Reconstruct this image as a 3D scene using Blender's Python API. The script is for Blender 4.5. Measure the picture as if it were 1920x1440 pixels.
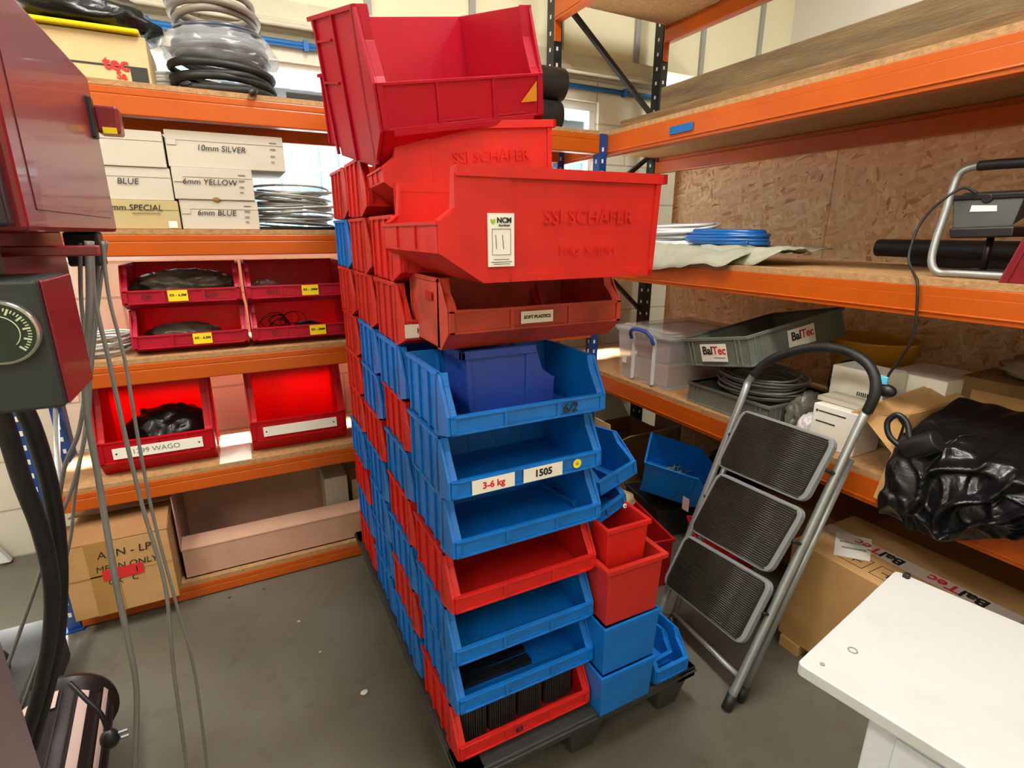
import bpy, bmesh, math, random
from mathutils import Vector, Matrix, noise
for o in list(bpy.data.objects): bpy.data.objects.remove(o)
SC = bpy.context.scene
COL = SC.collection
random.seed(7)
R = math.radians
# ---------------------------------------------------------------- camera
FPX = 993.28
YAW, PITCH, ROLL = R(-27.199), R(15.942), R(0.105)
CAMZ = 1.4
_f = Matrix.Rotation(YAW, 3, 'Z') @ Vector((0, math.cos(PITCH), -math.sin(PITCH)))
_r = Matrix.Rotation(YAW, 3, 'Z') @ Vector((1, 0, 0))
_u = _r.cross(_f)
_r2 = math.cos(ROLL) * _r + math.sin(ROLL) * _u
_u2 = -math.sin(ROLL) * _r + math.cos(ROLL) * _u
cam = bpy.data.cameras.new('camera'); camo = bpy.data.objects.new('camera', cam); COL.objects.link(camo)
cam.sensor_width = 36; cam.lens = FPX / 1920 * 36; cam.clip_start = 0.02; cam.clip_end = 200
mw = Matrix((( _r2.x, _u2.x, -_f.x), (_r2.y, _u2.y, -_f.y), (_r2.z, _u2.z, -_f.z))).to_4x4()
mw.translation = (0, 0, CAMZ); camo.matrix_world = mw
SC.camera = camo
# ---------------------------------------------------------------- look, sky, sun, lamps
SC.view_settings.view_transform = 'Standard'; SC.view_settings.look = 'None'
SC.view_settings.gamma = 1; SC.view_settings.use_curve_mapping = False
SC.view_settings.exposure = 0.0
w = bpy.data.worlds.new('sky'); SC.world = w; w.use_nodes = True
bg = w.node_tree.nodes['Background']; bg.inputs[0].default_value = (0.66, 0.86, 1, 1); bg.inputs[1].default_value = 4.6
sl = bpy.data.lights.new('sun', 'SUN'); so = bpy.data.objects.new('sun', sl); COL.objects.link(so)
sl.energy = 85; sl.angle = R(9.0); sl.color = (1, 0.97, 0.93)
so.rotation_euler = Vector((0.06, -1.0, -2.0)).to_track_quat('-Z', 'Y').to_euler()
def area(name, loc, sx, sy, e, col=(1, 0.965, 0.90)):
    l = bpy.data.lights.new(name, 'AREA'); l.shape = 'RECTANGLE'; l.size = sx; l.size_y = sy; l.energy = e; l.color = col
    o = bpy.data.objects.new(name, l); COL.objects.link(o); o.location = loc
LAMPS = [(0.55, 0.85), (0.55, -1.3), (-1.7, 0.9), (2.75, 0.9), (2.4, -1.5), (-2.2, -1.6)]  # the last panel is an added fill lamp, brightening upright faces
LAMP_E = [52, 22, 66, 28, 22, 40]
for (lx, ly), e_ in zip(LAMPS, LAMP_E): area('ceiling_light', (lx, ly, 3.47), 0.5, 1.4, e_)

# ---------------------------------------------------------------- helpers
def ray(px, py):
    return _r2 * ((px - 960) / FPX) - _u2 * ((py - 720) / FPX) + _f
def at(px, py, X=None, Y=None, Z=None):          # the real point seen at a pixel of the 1920x1440 frame, on a known plane
    d = ray(px, py)
    if X is not None: t = X / d.x
    elif Y is not None: t = Y / d.y
    else: t = (Z - CAMZ) / d.z
    return d * t + Vector((0, 0, CAMZ))
def atp(px, py, p0, n):
    d = ray(px, py); c = Vector((0, 0, CAMZ))
    return c + d * ((Vector(p0) - c).dot(n) / d.dot(n))
def lin(r, g, b):
    f = lambda c: (c / 255) / 12.92 if c / 255 <= 0.04045 else ((c / 255 + 0.055) / 1.055) ** 2.4
    return (f(r), f(g), f(b), 1)
MATS = {}
def mat(name, rgb, rough=0.5, rgb2=None, scale=8, amount=0.5, bump=0.0, bscale=40, metal=0.0, transl=0.0, spec=0.5, coat=0, stretch=None, lo=0.35, hi=0.7):
    if name in MATS: return MATS[name]
    m = bpy.data.materials.new(name); m.use_nodes = True; nt = m.node_tree; N = nt.nodes; L = nt.links
    b = N['Principled BSDF']; b.inputs['Roughness'].default_value = rough; b.inputs['Metallic'].default_value = metal
    b.inputs['Specular IOR Level'].default_value = spec; b.inputs['Coat Weight'].default_value = coat
    tc = N.new('ShaderNodeTexCoord'); mp = N.new('ShaderNodeMapping'); L.new(tc.outputs['Object'], mp.inputs[0])
    if stretch: mp.inputs['Scale'].default_value = stretch
    col = None
    if rgb2 is not None:
        nz = N.new('ShaderNodeTexNoise'); nz.inputs['Scale'].default_value = scale; nz.inputs['Detail'].default_value = 7; nz.inputs['Roughness'].default_value = 0.62
        L.new(mp.outputs[0], nz.inputs['Vector'])
        cr = N.new('ShaderNodeMapRange'); cr.inputs[1].default_value = lo; cr.inputs[2].default_value = hi; cr.inputs[4].default_value = amount
        L.new(nz.outputs[0], cr.inputs[0])
        mx = N.new('ShaderNodeMix'); mx.data_type = 'RGBA'; mx.inputs[6].default_value = lin(*rgb); mx.inputs[7].default_value = lin(*rgb2)
        L.new(cr.outputs[0], mx.inputs[0]); L.new(mx.outputs[2], b.inputs['Base Color']); col = mx.outputs[2]
    else: b.inputs['Base Color'].default_value = lin(*rgb)
    if bump:
        n2 = N.new('ShaderNodeTexNoise'); n2.inputs['Scale'].default_value = bscale; n2.inputs['Detail'].default_value = 5
        L.new(mp.outputs[0], n2.inputs['Vector'])
        bp = N.new('ShaderNodeBump'); bp.inputs['Strength'].default_value = bump; bp.inputs['Distance'].default_value = 0.01
        L.new(n2.outputs[0], bp.inputs['Height']); L.new(bp.outputs[0], b.inputs['Normal'])
    if transl:
        tr = N.new('ShaderNodeBsdfTranslucent'); ms = N.new('ShaderNodeMixShader'); ms.inputs[0].default_value = transl
        if col: L.new(col, tr.inputs[0])
        else: tr.inputs[0].default_value = lin(*rgb)
        L.new(b.outputs[0], ms.inputs[1]); L.new(tr.outputs[0], ms.inputs[2]); L.new(ms.outputs[0], N['Material Output'].inputs[0])
    MATS[name] = m; return m
def glassy(name, rgb, rough=0.05, alpha=0.35, ior=1.3):
    m = bpy.data.materials.new(name); m.use_nodes = True; N = m.node_tree.nodes; L = m.node_tree.links; b = N['Principled BSDF']
    b.inputs['Base Color'].default_value = lin(*rgb); b.inputs['Roughness'].default_value = rough
    b.inputs['Alpha'].default_value = alpha
    return m

class MB:
    def __init__(s): s.bm = bmesh.new()
    def _m(s, faces, mi):
        for f in faces: f.material_index = mi
    def quadbox(s, c8, mi=0):       # 8 corners: bottom 4 ccw then top 4
        v = [s.bm.verts.new(c) for c in c8]
        fs = [s.bm.faces.new([v[i] for i in q]) for q in ((3,2,1,0),(4,5,6,7),(0,1,5,4),(1,2,6,5),(2,3,7,6),(3,0,4,7))]
        s._m(fs, mi); return s
    def box(s, x0, y0, z0, x1, y1, z1, mi=0, M=None):
        c = [(x0,y0,z0),(x1,y0,z0),(x1,y1,z0),(x0,y1,z0),(x0,y0,z1),(x1,y0,z1),(x1,y1,z1),(x0,y1,z1)]
        c = [Vector(p) for p in c]
        if M: c = [M @ p for p in c]
        return s.quadbox(c, mi)
    def prism(s, poly, vec, mi=0):  # polygon (3d points) extruded by a vector
        vec = Vector(vec); a = [s.bm.verts.new(Vector(p)) for p in poly]; b = [s.bm.verts.new(Vector(p) + vec) for p in poly]
        fs = [s.bm.faces.new(a), s.bm.faces.new(b[::-1])]
        n = len(a)
        for i in range(n): fs.append(s.bm.faces.new([a[i], b[i], b[(i+1) % n], a[(i+1) % n]]))
        s._m(fs, mi); return s
    def slab(s, pts, t, mi=0):      # quad given by 4 corners, thickened along its normal
        p = [Vector(q) for q in pts]; n = (p[1]-p[0]).cross(p[3]-p[0]).normalized() * t
        return s.prism(p, n, mi)
    def tube(s, pts, r, mi=0, seg=10, cap=True, closed=False):
        pts = [Vector(p) for p in pts]; n = len(pts)
        rr = r if isinstance(r, (list, tuple)) else [r] * n
        rings = []; up = None
        for i, p in enumerate(pts):
            if closed: d = pts[(i+1) % n] - pts[i-1]
            else: d = pts[min(i+1, n-1)] - pts[max(i-1, 0)]
            d = d.normalized() if d.length > 1e-9 else Vector((0,0,1))
            if up is None: up = Vector((0,0,1)) if abs(d.z) < .9 else Vector((1,0,0))
            x = d.cross(up)
            if x.length < 1e-4: x = d.cross(Vector((1,0.3,0)))
            x.normalize(); y = x.cross(d).normalized(); up = y
            rings.append([s.bm.verts.new(p + (x*math.cos(a)+y*math.sin(a))*rr[i]) for a in [2*math.pi*k/seg for k in range(seg)]])
        fs = []
        for i in range(n if closed else n-1):
            A, B = rings[i], rings[(i+1) % n]
            off = 0
            if closed and i == n-1:
                off = min(range(seg), key=lambda o: sum((A[k].co - B[(k+o) % seg].co).length for k in range(seg)))
            for k in range(seg): fs.append(s.bm.faces.new([A[k], A[(k+1) % seg], B[(k+1+off) % seg], B[(k+off) % seg]]))
        for f in fs: f.smooth = True
        if cap and not closed: fs += [s.bm.faces.new(rings[0][::-1]), s.bm.faces.new(rings[-1])]
        s._m(fs, mi); return s
    def cyl(s, a, b, r, mi=0, seg=20, r2=None): return s.tube([a, b], [r, r if r2 is None else r2], mi, seg)
    def sphere(s, c, r, mi=0, u=12, v=8, sc=(1,1,1)):
        g = bmesh.ops.create_uvsphere(s.bm, u_segments=u, v_segments=v, radius=r, matrix=Matrix.Translation(c) @ Matrix.Diagonal((*sc, 1)))
        for vv in g['verts']:
            for f in vv.link_faces: f.material_index = mi; f.smooth = True
        return s
    def text(s, body, size, M, mi=1, thick=0.0006, bold=0.0, shear=0.0, align='CENTER'):
        c = bpy.data.curves.new('t', 'FONT'); c.body = body; c.size = size; c.extrude = thick; c.offset = bold; c.shear = shear
        c.align_x = align; c.align_y = 'CENTER'; c.resolution_u = 3
        o = bpy.data.objects.new('t', c); me = o.to_mesh()
        vs = [s.bm.verts.new(M @ v.co) for v in me.vertices]
        for p in me.polygons:
            try: f = s.bm.faces.new([vs[i] for i in p.vertices]); f.material_index = mi
            except ValueError: pass
        o.to_mesh_clear(); bpy.data.objects.remove(o); bpy.data.curves.remove(c); return s
    def build(s, name, mats, parent=None, bevel=0.0, M=None, smooth=False):
        if M is not None: s.bm.transform(M)
        me = bpy.data.meshes.new(name)
        bmesh.ops.recalc_face_normals(s.bm, faces=s.bm.faces)
        if smooth:
            for f in s.bm.faces: f.smooth = True
        s.bm.to_mesh(me); s.bm.free()
        for m in (mats if isinstance(mats, (list, tuple)) else [mats]): me.materials.append(m)
        o = bpy.data.objects.new(name, me); COL.objects.link(o)
        if parent: o.parent = parent
        if bevel:
            b = o.modifiers.new('bevel', 'BEVEL'); b.width = bevel; b.segments = 2; b.limit_method = 'ANGLE'; b.angle_limit = R(40)
            b.harden_normals = False
        return o
def tag(o, label=None, cat=None, group=None, kind=None):
    if label: o['label'] = label
    if cat: o['category'] = cat
    if group: o['group'] = group
    if kind: o['kind'] = kind
    return o
def thing(name, label, cat, loc=(0,0,0), group=None, M=None):
    o = bpy.data.objects.new(name, None); o.empty_display_size = .05; COL.objects.link(o)
    if M is not None: o.matrix_world = M
    else: o.location = loc
    return tag(o, label, cat, group)
def struct(name, mb, m, bevel=0): return tag(mb.build(name, m, None, bevel), kind='structure')
def copy_tree(o, parent=None):
    c = o.copy(); COL.objects.link(c)
    if parent: c.parent = parent
    for ch in list(o.children):
        d = ch.copy(); COL.objects.link(d); d.parent = c
        for g in list(ch.children):
            e = g.copy(); COL.objects.link(e); e.parent = d
    return c
def smoothpath(P, n=8, closed=False):
    P = [Vector(p) for p in P]; out = []; m = len(P)
    for i in range(m if closed else m-1):
        if closed: a, b, c, d = P[i-1], P[i], P[(i+1) % m], P[(i+2) % m]
        else: a, b, c, d = P[max(i-1,0)], P[i], P[i+1], P[min(i+2,m-1)]
        for k in range(n):
            t = k/n
            out.append(0.5*((2*b)+(c-a)*t+(2*a-5*b+4*c-d)*t*t+(3*b-a-3*c+d)*t**3))
    if not closed: out.append(P[-1])
    return out
def coil(mb, c, rx, ry, r, turns, height, mi=0, jit=0.006, seg=6, steps=26, seed=1, spread=0.0, tiltx=0):
    rnd = random.Random(seed); c = Vector(c)
    for t in range(turns):
        z = height * (t + .5) / turns; a0 = rnd.random()*6.28
        k1, k2 = rnd.uniform(-1,1)*jit, rnd.uniform(-1,1)*jit
        dr = rnd.uniform(-1,1)*spread
        pts = []
        for i in range(steps):
            a = 2*math.pi*i/steps
            w_ = 1 + 0.0*a
            pts.append(c + Vector(((rx+dr)*math.cos(a)+k1*math.cos(2*a+a0), (ry+dr)*math.sin(a)+k2*math.sin(2*a+a0), z + r + jit*.7*math.sin(a+a0) + tiltx*(rx+dr)*math.cos(a))))
        mb.tube(pts, r, mi, seg, closed=True)
    return mb
def blob(mb, c, sx, sy, sz, amp=0.25, fr=3.0, seed=0, sub=4, mi=0, flat=True, ridged=True):
    g = bmesh.ops.create_icosphere(mb.bm, subdivisions=sub, radius=1.0); off = Vector((seed*7.3, seed*3.1, seed))
    for v in g['verts']:
        p = v.co.copy()
        n1 = noise.noise(p*fr + off); n2 = noise.noise(p*fr*2.3 + off)
        k = amp*((1-abs(n1)*2.5)*.6 if ridged else n1) + amp*.4*n2
        q = p*(1+k)
        if flat and q.z < -0.55: q.z = -0.55 + (q.z+0.55)*.1
        v.co = Vector((q.x*sx, q.y*sy, q.z*sz)) + Vector(c)
    for v in g['verts']:
        for f in v.link_faces: f.material_index = mi; f.smooth = True
    return mb
def XM(o, xa, ya):  # matrix from origin, x axis and (approx) y axis; z = normal
    x = Vector(xa).normalized(); z = x.cross(Vector(ya)).normalized(); y = z.cross(x)
    m = Matrix((x, y, z)).transposed().to_4x4(); m.translation = Vector(o); return m
def front(x, y, z): return XM((x, y, z), (1,0,0), (0,0,1))      # text plane facing -Y
# ---------------------------------------------------------------- materials
m_red = mat('red_plastic', (226,34,26), .42, (180,30,28), 14, .45, bump=.05, bscale=200, transl=.12)
m_reddk = mat('worn_red_plastic', (200,52,36), .55, (150,48,38), 9, .7, bump=.08, bscale=120)
m_crim = mat('crimson_plastic', (204,18,54), .36, (176,28,44), 10, .5, transl=.32)
m_redglow = mat('bright_red_plastic', (226,12,34), .4, (206,20,36), 10, .4, transl=.45)
m_blue = mat('blue_plastic', (0,116,208), .45, (20,92,160), 12, .55, bump=.06, bscale=160)
m_bluedk = mat('dark_blue_plastic', (36,68,160), .45, (30,55,130), 8, .5)
m_rim = mat('scuffed_rim', (120,140,165), .6)
m_orange = mat('orange_beam_paint', (192,86,12), .34, (170,74,14), 7, .5, bump=.05, bscale=60)
m_blackm = mat('black_upright_paint', (26,27,30), .4, (50,52,54), 20, .5)
m_bluem = mat('blue_upright_paint', (22,66,136), .4, (30,50,96), 18, .5)
m_hole = mat('upright_hole_light', (225,225,220), .7)
m_holed = mat('hole_dark', (8,8,10), .8)
m_chip = mat('chipboard', (188,146,98), .75, (140,98,58), 60, .7, bump=.3, bscale=150)
m_chipu = mat('chipboard_underside', (200,176,140), .8, (176,150,114), 5, .5)
m_timber = mat('rough_timber', (134,104,64), .8, (84,60,36), 4, .9, bump=.3, bscale=30, stretch=(8,1,8))
m_card = mat('cardboard', (196,152,96), .8, (168,124,74), 6, .6, bump=.08, bscale=60)
m_cardp = mat('pale_cardboard', (214,190,140), .8, (194,168,120), 6, .6)
m_cardd = mat('brown_cardboard', (160,116,72), .85, (132,92,56), 5, .6)
m_cardpk = mat('bounce_pink_brown_cardboard', (200,156,132), .8, (160,124,96), 5, .6, bump=.1, bscale=30)  # brown card with red bounce light mixed into the colour as pink
m_tape = mat('clear_brown_tape', (172,130,72), .25, coat=.3)
m_white = mat('white_card', (202,194,176), .75, (188,180,160), 5, .5)
m_kraft = mat('manila_card', (190,172,122), .8, (176,156,108), 5, .5)
m_label = mat('label_paper', (240,236,222), .6)
m_yel = mat('yellow_label', (244,214,30), .6)
m_ink = mat('black_ink', (30,28,30), .7)
m_redink = mat('red_ink', (208,40,40), .6)
m_black = mat('black_plastic', (22,22,24), .38, (38,38,40), 12, .6)
m_rub = mat('black_rubber', (26,26,27), .5, (44,43,40), 20, .6, bump=.1, bscale=90)
m_bag = mat('black_polythene', (16,16,18), .3, bump=.8, bscale=16, coat=.15)
m_grey = mat('grey_crate_plastic', (112,118,108), .5, (90,94,88), 10, .5)
m_pal = mat('pallet_plastic', (44,46,46), .55, (66,64,58), 9, .6, bump=.1, bscale=80)
m_alu = mat('grey_steel_tube', (168,172,170), .38, (140,144,140), 15, .5, metal=.55)
m_tread = mat('black_ribbed_tread', (44,43,38), .2, (66,62,50), 6, .6)
m_treadf = mat('grey_plastic_tread_frame', (138,142,142), .45)
m_cable = mat('grey_cable', (128,126,120), .45, (104,102,98), 20, .5)
m_cabw = mat('white_cable', (226,228,230), .35)
m_cabs = mat('silver_cable', (176,174,166), .35, (128,126,120), 30, .6)
m_cabb = mat('blue_hose', (10,96,176), .25, coat=.4)
m_mar = mat('maroon_enamel', (126,26,36), .32, (112,24,32), 4, .4, bump=.02, bscale=200, coat=.25)
m_dgreen = mat('dark_green_grey_enamel', (40,46,44), .45, (52,56,54), 8, .5)
m_dial = mat('gauge_dial', (30,44,32), .5)
m_tick = mat('gauge_marks', (206,214,176), .5)
m_chrome = mat('chrome', (190,190,186), .2, metal=.9)
m_ped = mat('light_grey_enamel', (160,148,146), .5, (150,138,136), 4, .5)
m_table = mat('white_laminate', (196,197,195), .4, (172,172,166), 5, .5, lo=.5, hi=.75)
m_tabside = mat('white_panel', (214,218,224), .5)
m_poly = mat('grey_polythene', (176,176,156), .4, (150,150,132), 12, .6, bump=.6, bscale=22)
m_gold = mat('amber_plastic', (212,150,34), .45, (190,126,24), 8, .5)
m_motor = mat('motor_black_paint', (34,24,24), .35, (56,36,34), 10, .5)
m_cream = mat('cream_panel', (228,222,190), .6, (214,206,172), 1.5, .5, bump=.05, bscale=6)
m_joint = mat('grey_joint_strip', (150,152,146), .5)
m_pipe = mat('blue_pipe_paint', (16,98,168), .35)
m_upvc = mat('white_window_frame', (232,236,238), .4)
m_ceil = mat('ceiling_white', (214,212,200), .8)
m_wood = mat('pale_wood', (214,170,110), .7, (190,146,88), 12, .5)
m_clear = glassy('clear_plastic', (225,225,225), .12, .28)
m_film = glassy('clear_film', (205,208,210), .12, .34)
m_glass = glassy('window_glass', (220,235,240), .02, .12)
m_yd = mat('yellow_sticker', (238,226,40), .5)
m_mesh = mat('brown_tube_grey', (150,140,128), .5, (120,110,98), 10, .5)
m_green = mat('green_print', (150,196,40), .6)
# block wall
def blockmat():
    m = bpy.data.materials.new('painted_blockwork'); m.use_nodes = True; N = m.node_tree.nodes; L = m.node_tree.links; b = N['Principled BSDF']
    tc = N.new('ShaderNodeTexCoord'); mp = N.new('ShaderNodeMapping'); mp.inputs['Rotation'].default_value = (R(90), 0, 0); L.new(tc.outputs['Object'], mp.inputs[0])
    br = N.new('ShaderNodeTexBrick'); br.inputs['Scale'].default_value = 1; br.inputs['Brick Width'].default_value = .45; br.inputs['Row Height'].default_value = .225
    br.inputs['Mortar Size'].default_value = .006; br.inputs['Mortar Smooth'].default_value = .4
    br.inputs['Color1'].default_value = lin(222,218,200); br.inputs['Color2'].default_value = lin(216,211,192); br.inputs['Mortar'].default_value = lin(186,180,160)
    L.new(mp.outputs[0], br.inputs[0]); L.new(br.outputs[0], b.inputs['Base Color'])
    nz = N.new('ShaderNodeTexNoise'); nz.inputs['Scale'].default_value = 60; L.new(tc.outputs['Object'], nz.inputs[0])
    ad = N.new('ShaderNodeMath'); ad.operation = 'MULTIPLY_ADD'; ad.inputs[1].default_value = -1.0; L.new(br.outputs['Fac'], ad.inputs[0])
    ml = N.new('ShaderNodeMath'); ml.operation = 'MULTIPLY'; ml.inputs[1].default_value = .25; L.new(nz.outputs[0], ml.inputs[0]); L.new(ml.outputs[0], ad.inputs[2])
    bp = N.new('ShaderNodeBump'); bp.inputs['Strength'].default_value = .6; bp.inputs['Distance'].default_value = .006
    L.new(ad.outputs[0], bp.inputs['Height']); L.new(bp.outputs[0], b.inputs['Normal']); b.inputs['Roughness'].default_value = .6
    return m
m_block = blockmat()
def osbmat():
    m = bpy.data.materials.new('oriented_strand_board'); m.use_nodes = True; N = m.node_tree.nodes; L = m.node_tree.links; b = N['Principled BSDF']
    tc = N.new('ShaderNodeTexCoord')
    nd = N.new('ShaderNodeTexNoise'); nd.inputs['Scale'].default_value = 16; nd.inputs['Detail'].default_value = 3; L.new(tc.outputs['Object'], nd.inputs[0])
    ds = N.new('ShaderNodeVectorMath'); ds.operation = 'MULTIPLY_ADD'; ds.inputs[1].default_value = (.02,.02,.02); L.new(nd.outputs['Color'], ds.inputs[0]); L.new(tc.outputs['Object'], ds.inputs[2])
    prev = None
    for i, rot in enumerate((35, -40, 80, -75, 10)):
        rt = N.new('ShaderNodeVectorRotate'); rt.rotation_type = 'X_AXIS'; rt.inputs['Angle'].default_value = R(rot); L.new(ds.outputs[0], rt.inputs['Vector'])
        mp = N.new('ShaderNodeMapping'); mp.inputs['Scale'].default_value = (1, 15, 62); mp.inputs['Location'].default_value = (0, i*3.37, i*1.71); L.new(rt.outputs[0], mp.inputs[0])
        v = N.new('ShaderNodeTexVoronoi'); v.inputs['Scale'].default_value = 1; L.new(mp.outputs[0], v.inputs['Vector'])
        sp = N.new('ShaderNodeSeparateColor'); L.new(v.outputs['Color'], sp.inputs[0])
        if prev is None: prev = sp.outputs[0]
        else:
            gt = N.new('ShaderNodeMath'); gt.operation = 'GREATER_THAN'; gt.inputs[1].default_value = .62; L.new(sp.outputs[1], gt.inputs[0])
            mx = N.new('ShaderNodeMix'); mx.data_type = 'FLOAT'; L.new(gt.outputs[0], mx.inputs[0]); L.new(prev, mx.inputs[2]); L.new(sp.outputs[0], mx.inputs[3]); prev = mx.outputs[0]
    r = N.new('ShaderNodeValToRGB'); e = r.color_ramp.elements
    e[0].color = lin(184,134,92); e[1].color = lin(246,222,184)
    for p, c in ((.08, lin(216,172,128)), (.5, lin(228,192,150)), (.9, lin(238,208,168))): n = e.new(p); n.color = c
    L.new(prev, r.inputs[0]); L.new(r.outputs[0], b.inputs['Base Color'])
    bp = N.new('ShaderNodeBump'); bp.inputs['Strength'].default_value = .3; bp.inputs['Distance'].default_value = .003; L.new(prev, bp.inputs['Height']); L.new(bp.outputs[0], b.inputs['Normal'])
    b.inputs['Roughness'].default_value = .6; return m
m_osb = osbmat()
def floormat():
    m = bpy.data.materials.new('painted_concrete_floor'); m.use_nodes = True; N = m.node_tree.nodes; L = m.node_tree.links; b = N['Principled BSDF']
    tc = N.new('ShaderNodeTexCoord')
    a = N.new('ShaderNodeTexNoise'); a.inputs['Scale'].default_value = 1.6; a.inputs['Detail'].default_value = 6; L.new(tc.outputs['Object'], a.inputs[0])
    r = N.new('ShaderNodeValToRGB'); e = r.color_ramp.elements; e[0].position = .35; e[0].color = lin(88,83,70); e[1].position = .68; e[1].color = lin(112,109,98)
    L.new(a.outputs[0], r.inputs[0])
    c = N.new('ShaderNodeTexNoise'); c.inputs['Scale'].default_value = 14; c.inputs['Detail'].default_value = 8; L.new(tc.outputs['Object'], c.inputs[0])
    mr = N.new('ShaderNodeMapRange'); mr.inputs[1].default_value = .56; mr.inputs[2].default_value = .8; mr.inputs[4].default_value = .55; L.new(c.outputs[0], mr.inputs[0])
    mx = N.new('ShaderNodeMix'); mx.data_type = 'RGBA'; mx.inputs[7].default_value = lin(70,64,54); L.new(mr.outputs[0], mx.inputs[0]); L.new(r.outputs[0], mx.inputs[6]); L.new(mx.outputs[2], b.inputs['Base Color'])
    rr = N.new('ShaderNodeMapRange'); rr.inputs[3].default_value = .25; rr.inputs[4].default_value = .5; L.new(a.outputs[0], rr.inputs[0]); L.new(rr.outputs[0], b.inputs['Roughness'])
    bp = N.new('ShaderNodeBump'); bp.inputs['Strength'].default_value = .08; L.new(c.outputs[0], bp.inputs['Height']); L.new(bp.outputs[0], b.inputs['Normal'])
    return m
m_floor = floormat()
# ---------------------------------------------------------------- room
WY = 2.85
struct('floor', MB().box(-3, -3, -.1, 6.2, 3.2, 0), m_floor)
struct('ceiling', MB().box(-3, -3, 3.55, 6.2, 3.2, 3.65), m_ceil)
W1 = (-2.45, 0.95, 1.30, 2.14); W2 = (1.25, 2.04, 1.30, 2.14)  # left window widened out of view to give the ladder treads streaks
mb = MB()
for (a, b_, c, d) in ((-3, W1[0], 0, 2.28), (W1[0], W1[1], 0, W1[2]), (W1[0], W1[1], W1[3], 2.28), (W1[1], W2[0], 0, 2.28), (W2[0], W2[1], 0, W2[2]), (W2[0], W2[1], W2[3], 2.28), (W2[1], 6.2, 0, 2.28)):
    mb.box(a, WY, c, b_, WY + .10, d)
struct('wall_back', mb, m_block)
mb = MB().box(-3, WY - .012, 2.36, 6.2, WY + .2, 3.6)
struct('wall_upper', mb, m_cream, 0)
for i, x in enumerate((-.35, .17, .70, 1.225, 1.75, 2.28, 2.80, 3.31)):
    struct('trim_%d' % (i + 1), MB().box(x - .016, WY - .03, 2.36, x + .016, WY - .012, 3.55), m_joint)
struct('trim_9', MB().box(-3, WY - .06, 2.285, 2.44, WY + .2, 2.36).box(-3, WY - .085, 2.262, 2.44, WY - .02, 2.285), mat('ledge_cream', (206,200,176), .6, (170,164,144), 4, .6), .004)
struct('wall_left', MB().box(-3.1, -3, 0, -3, 3.2, 3.6), m_block)
struct('wall_right', MB().box(4.6, -3, 0, 4.7, 2.86, 3.6), m_cream)
struct('wall_front', MB().box(-3, -3.1, 0, 4.7, -3, 3.6), m_cream)
struct('wall_partition', MB().box(2.50, -3, 0, 2.518, 1.633, 2.05).box(2.50, 1.639, 0, 2.518, 2.66, 2.05), m_osb)
struct('trim_10', MB().box(3.62, 2.0, 0, 3.74, WY, 3.55), m_ceil)
def window(n, w):
    x0, x1, z0, z1 = w; t = .045
    f = MB()
    f.box(x0, WY+.03, z0, x1, WY+.08, z0+t).box(x0, WY+.03, z1-t, x1, WY+.08, z1).box(x0, WY+.03, z0+t, x0+t, WY+.08, z1-t).box(x1-t, WY+.03, z0+t, x1, WY+.08, z1-t)
    f.box(x0+t, WY+.03, 1.925, x1-t, WY+.08, 1.965)
    k = x0 + .62
    while k < x1 - .2: f.box(k-.02, WY+.03, z0+t, k+.02, WY+.08, z1-t); k += .62
    fo = f.build('window_frame_%d' % n, m_upvc, None, .003)
    fo.name = 'window_%d' % n; tag(fo, kind='structure')
    MB().box(x0+t, WY+.053, z0+t, x1-t, WY+.057, z1-t).build('pane', m_glass, fo)
    s = MB().box(x0, WY-.012, z0-.02, x1, WY+.03, z0); s.build('window_sill', m_upvc, fo, .003)
    b = MB(); k = x0 + .09
    while k < x1: b.cyl((k, WY+.15, z0), (k, WY+.15, z1), .008, 0, 8); k += .118
    b.box(x0, WY+.142, 1.70, x1, WY+.158, 1.72)
    b.build('security_bars', m_upvc, fo)
    # tilted top vent blind
    MB().box(x0+t, WY+.085, 2.0, x1-t, WY+.135, 2.045).build('vent_slot', m_blackm, fo)
window(1, W1); window(2, W2)
# opposite building outside
bl = thing('industrial_building', 'pale blue corrugated building seen outside through the barred windows', 'building', (0, 9, 0))
mb = MB(); m_corr = mat('corrugated_pale_blue_sheet', (92,124,144), .5)
x = -9.0
while x < 12: mb.box(x, 9.0, 0, x+.14, 9.06, 3.4).box(x+.14, 9.05, 0, x+.28, 9.1, 3.4); x += .28
o = mb.build('wall', m_corr); o.parent = bl; o.matrix_parent_inverse = Matrix.Translation((0,-9,0))
mb = MB()
for k in range(14): mb.box(-8 + k*1.5, 8.93, 1.3, -7.1 + k*1.5, 9.0, 2.0)
o = mb.build('window_band', mat('outside_window', (60,84,104), .2)); o.parent = bl; o.matrix_parent_inverse = Matrix.Translation((0,-9,0))
struct('trim_11', MB().box(-12, 3.1, -.1, 14, 14, -.02), mat('yard_concrete', (190,190,184), .8))
# ceiling lamps
for i, (lx, ly) in enumerate(LAMPS):
    t = thing('ceiling_light', 'white rectangular ceiling light panel ' + ['above the bin stack', 'behind the camera in the middle', 'above the machine', 'above the right shelving', 'behind the camera at the right', 'added as fill behind the camera at the far left'][i], 'ceiling light', (lx, ly, 3.55), 'ceiling light panels')
    MB().box(-.28, -.74, -.05, .28, .74, 0).build('housing', m_upvc, t, .004)
    em = MATS.get('lit') or bpy.data.materials.new('lit_diffuser'); MATS['lit'] = em; em.use_nodes = True
    em.node_tree.nodes['Principled BSDF'].inputs['Emission Color'].default_value = (1, .97, .9, 1); em.node_tree.nodes['Principled BSDF'].inputs['Emission Strength'].default_value = 6
    MB().box(-.25, -.71, -.056, .25, .71, -.0505).build('diffuser', em, t)
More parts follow.
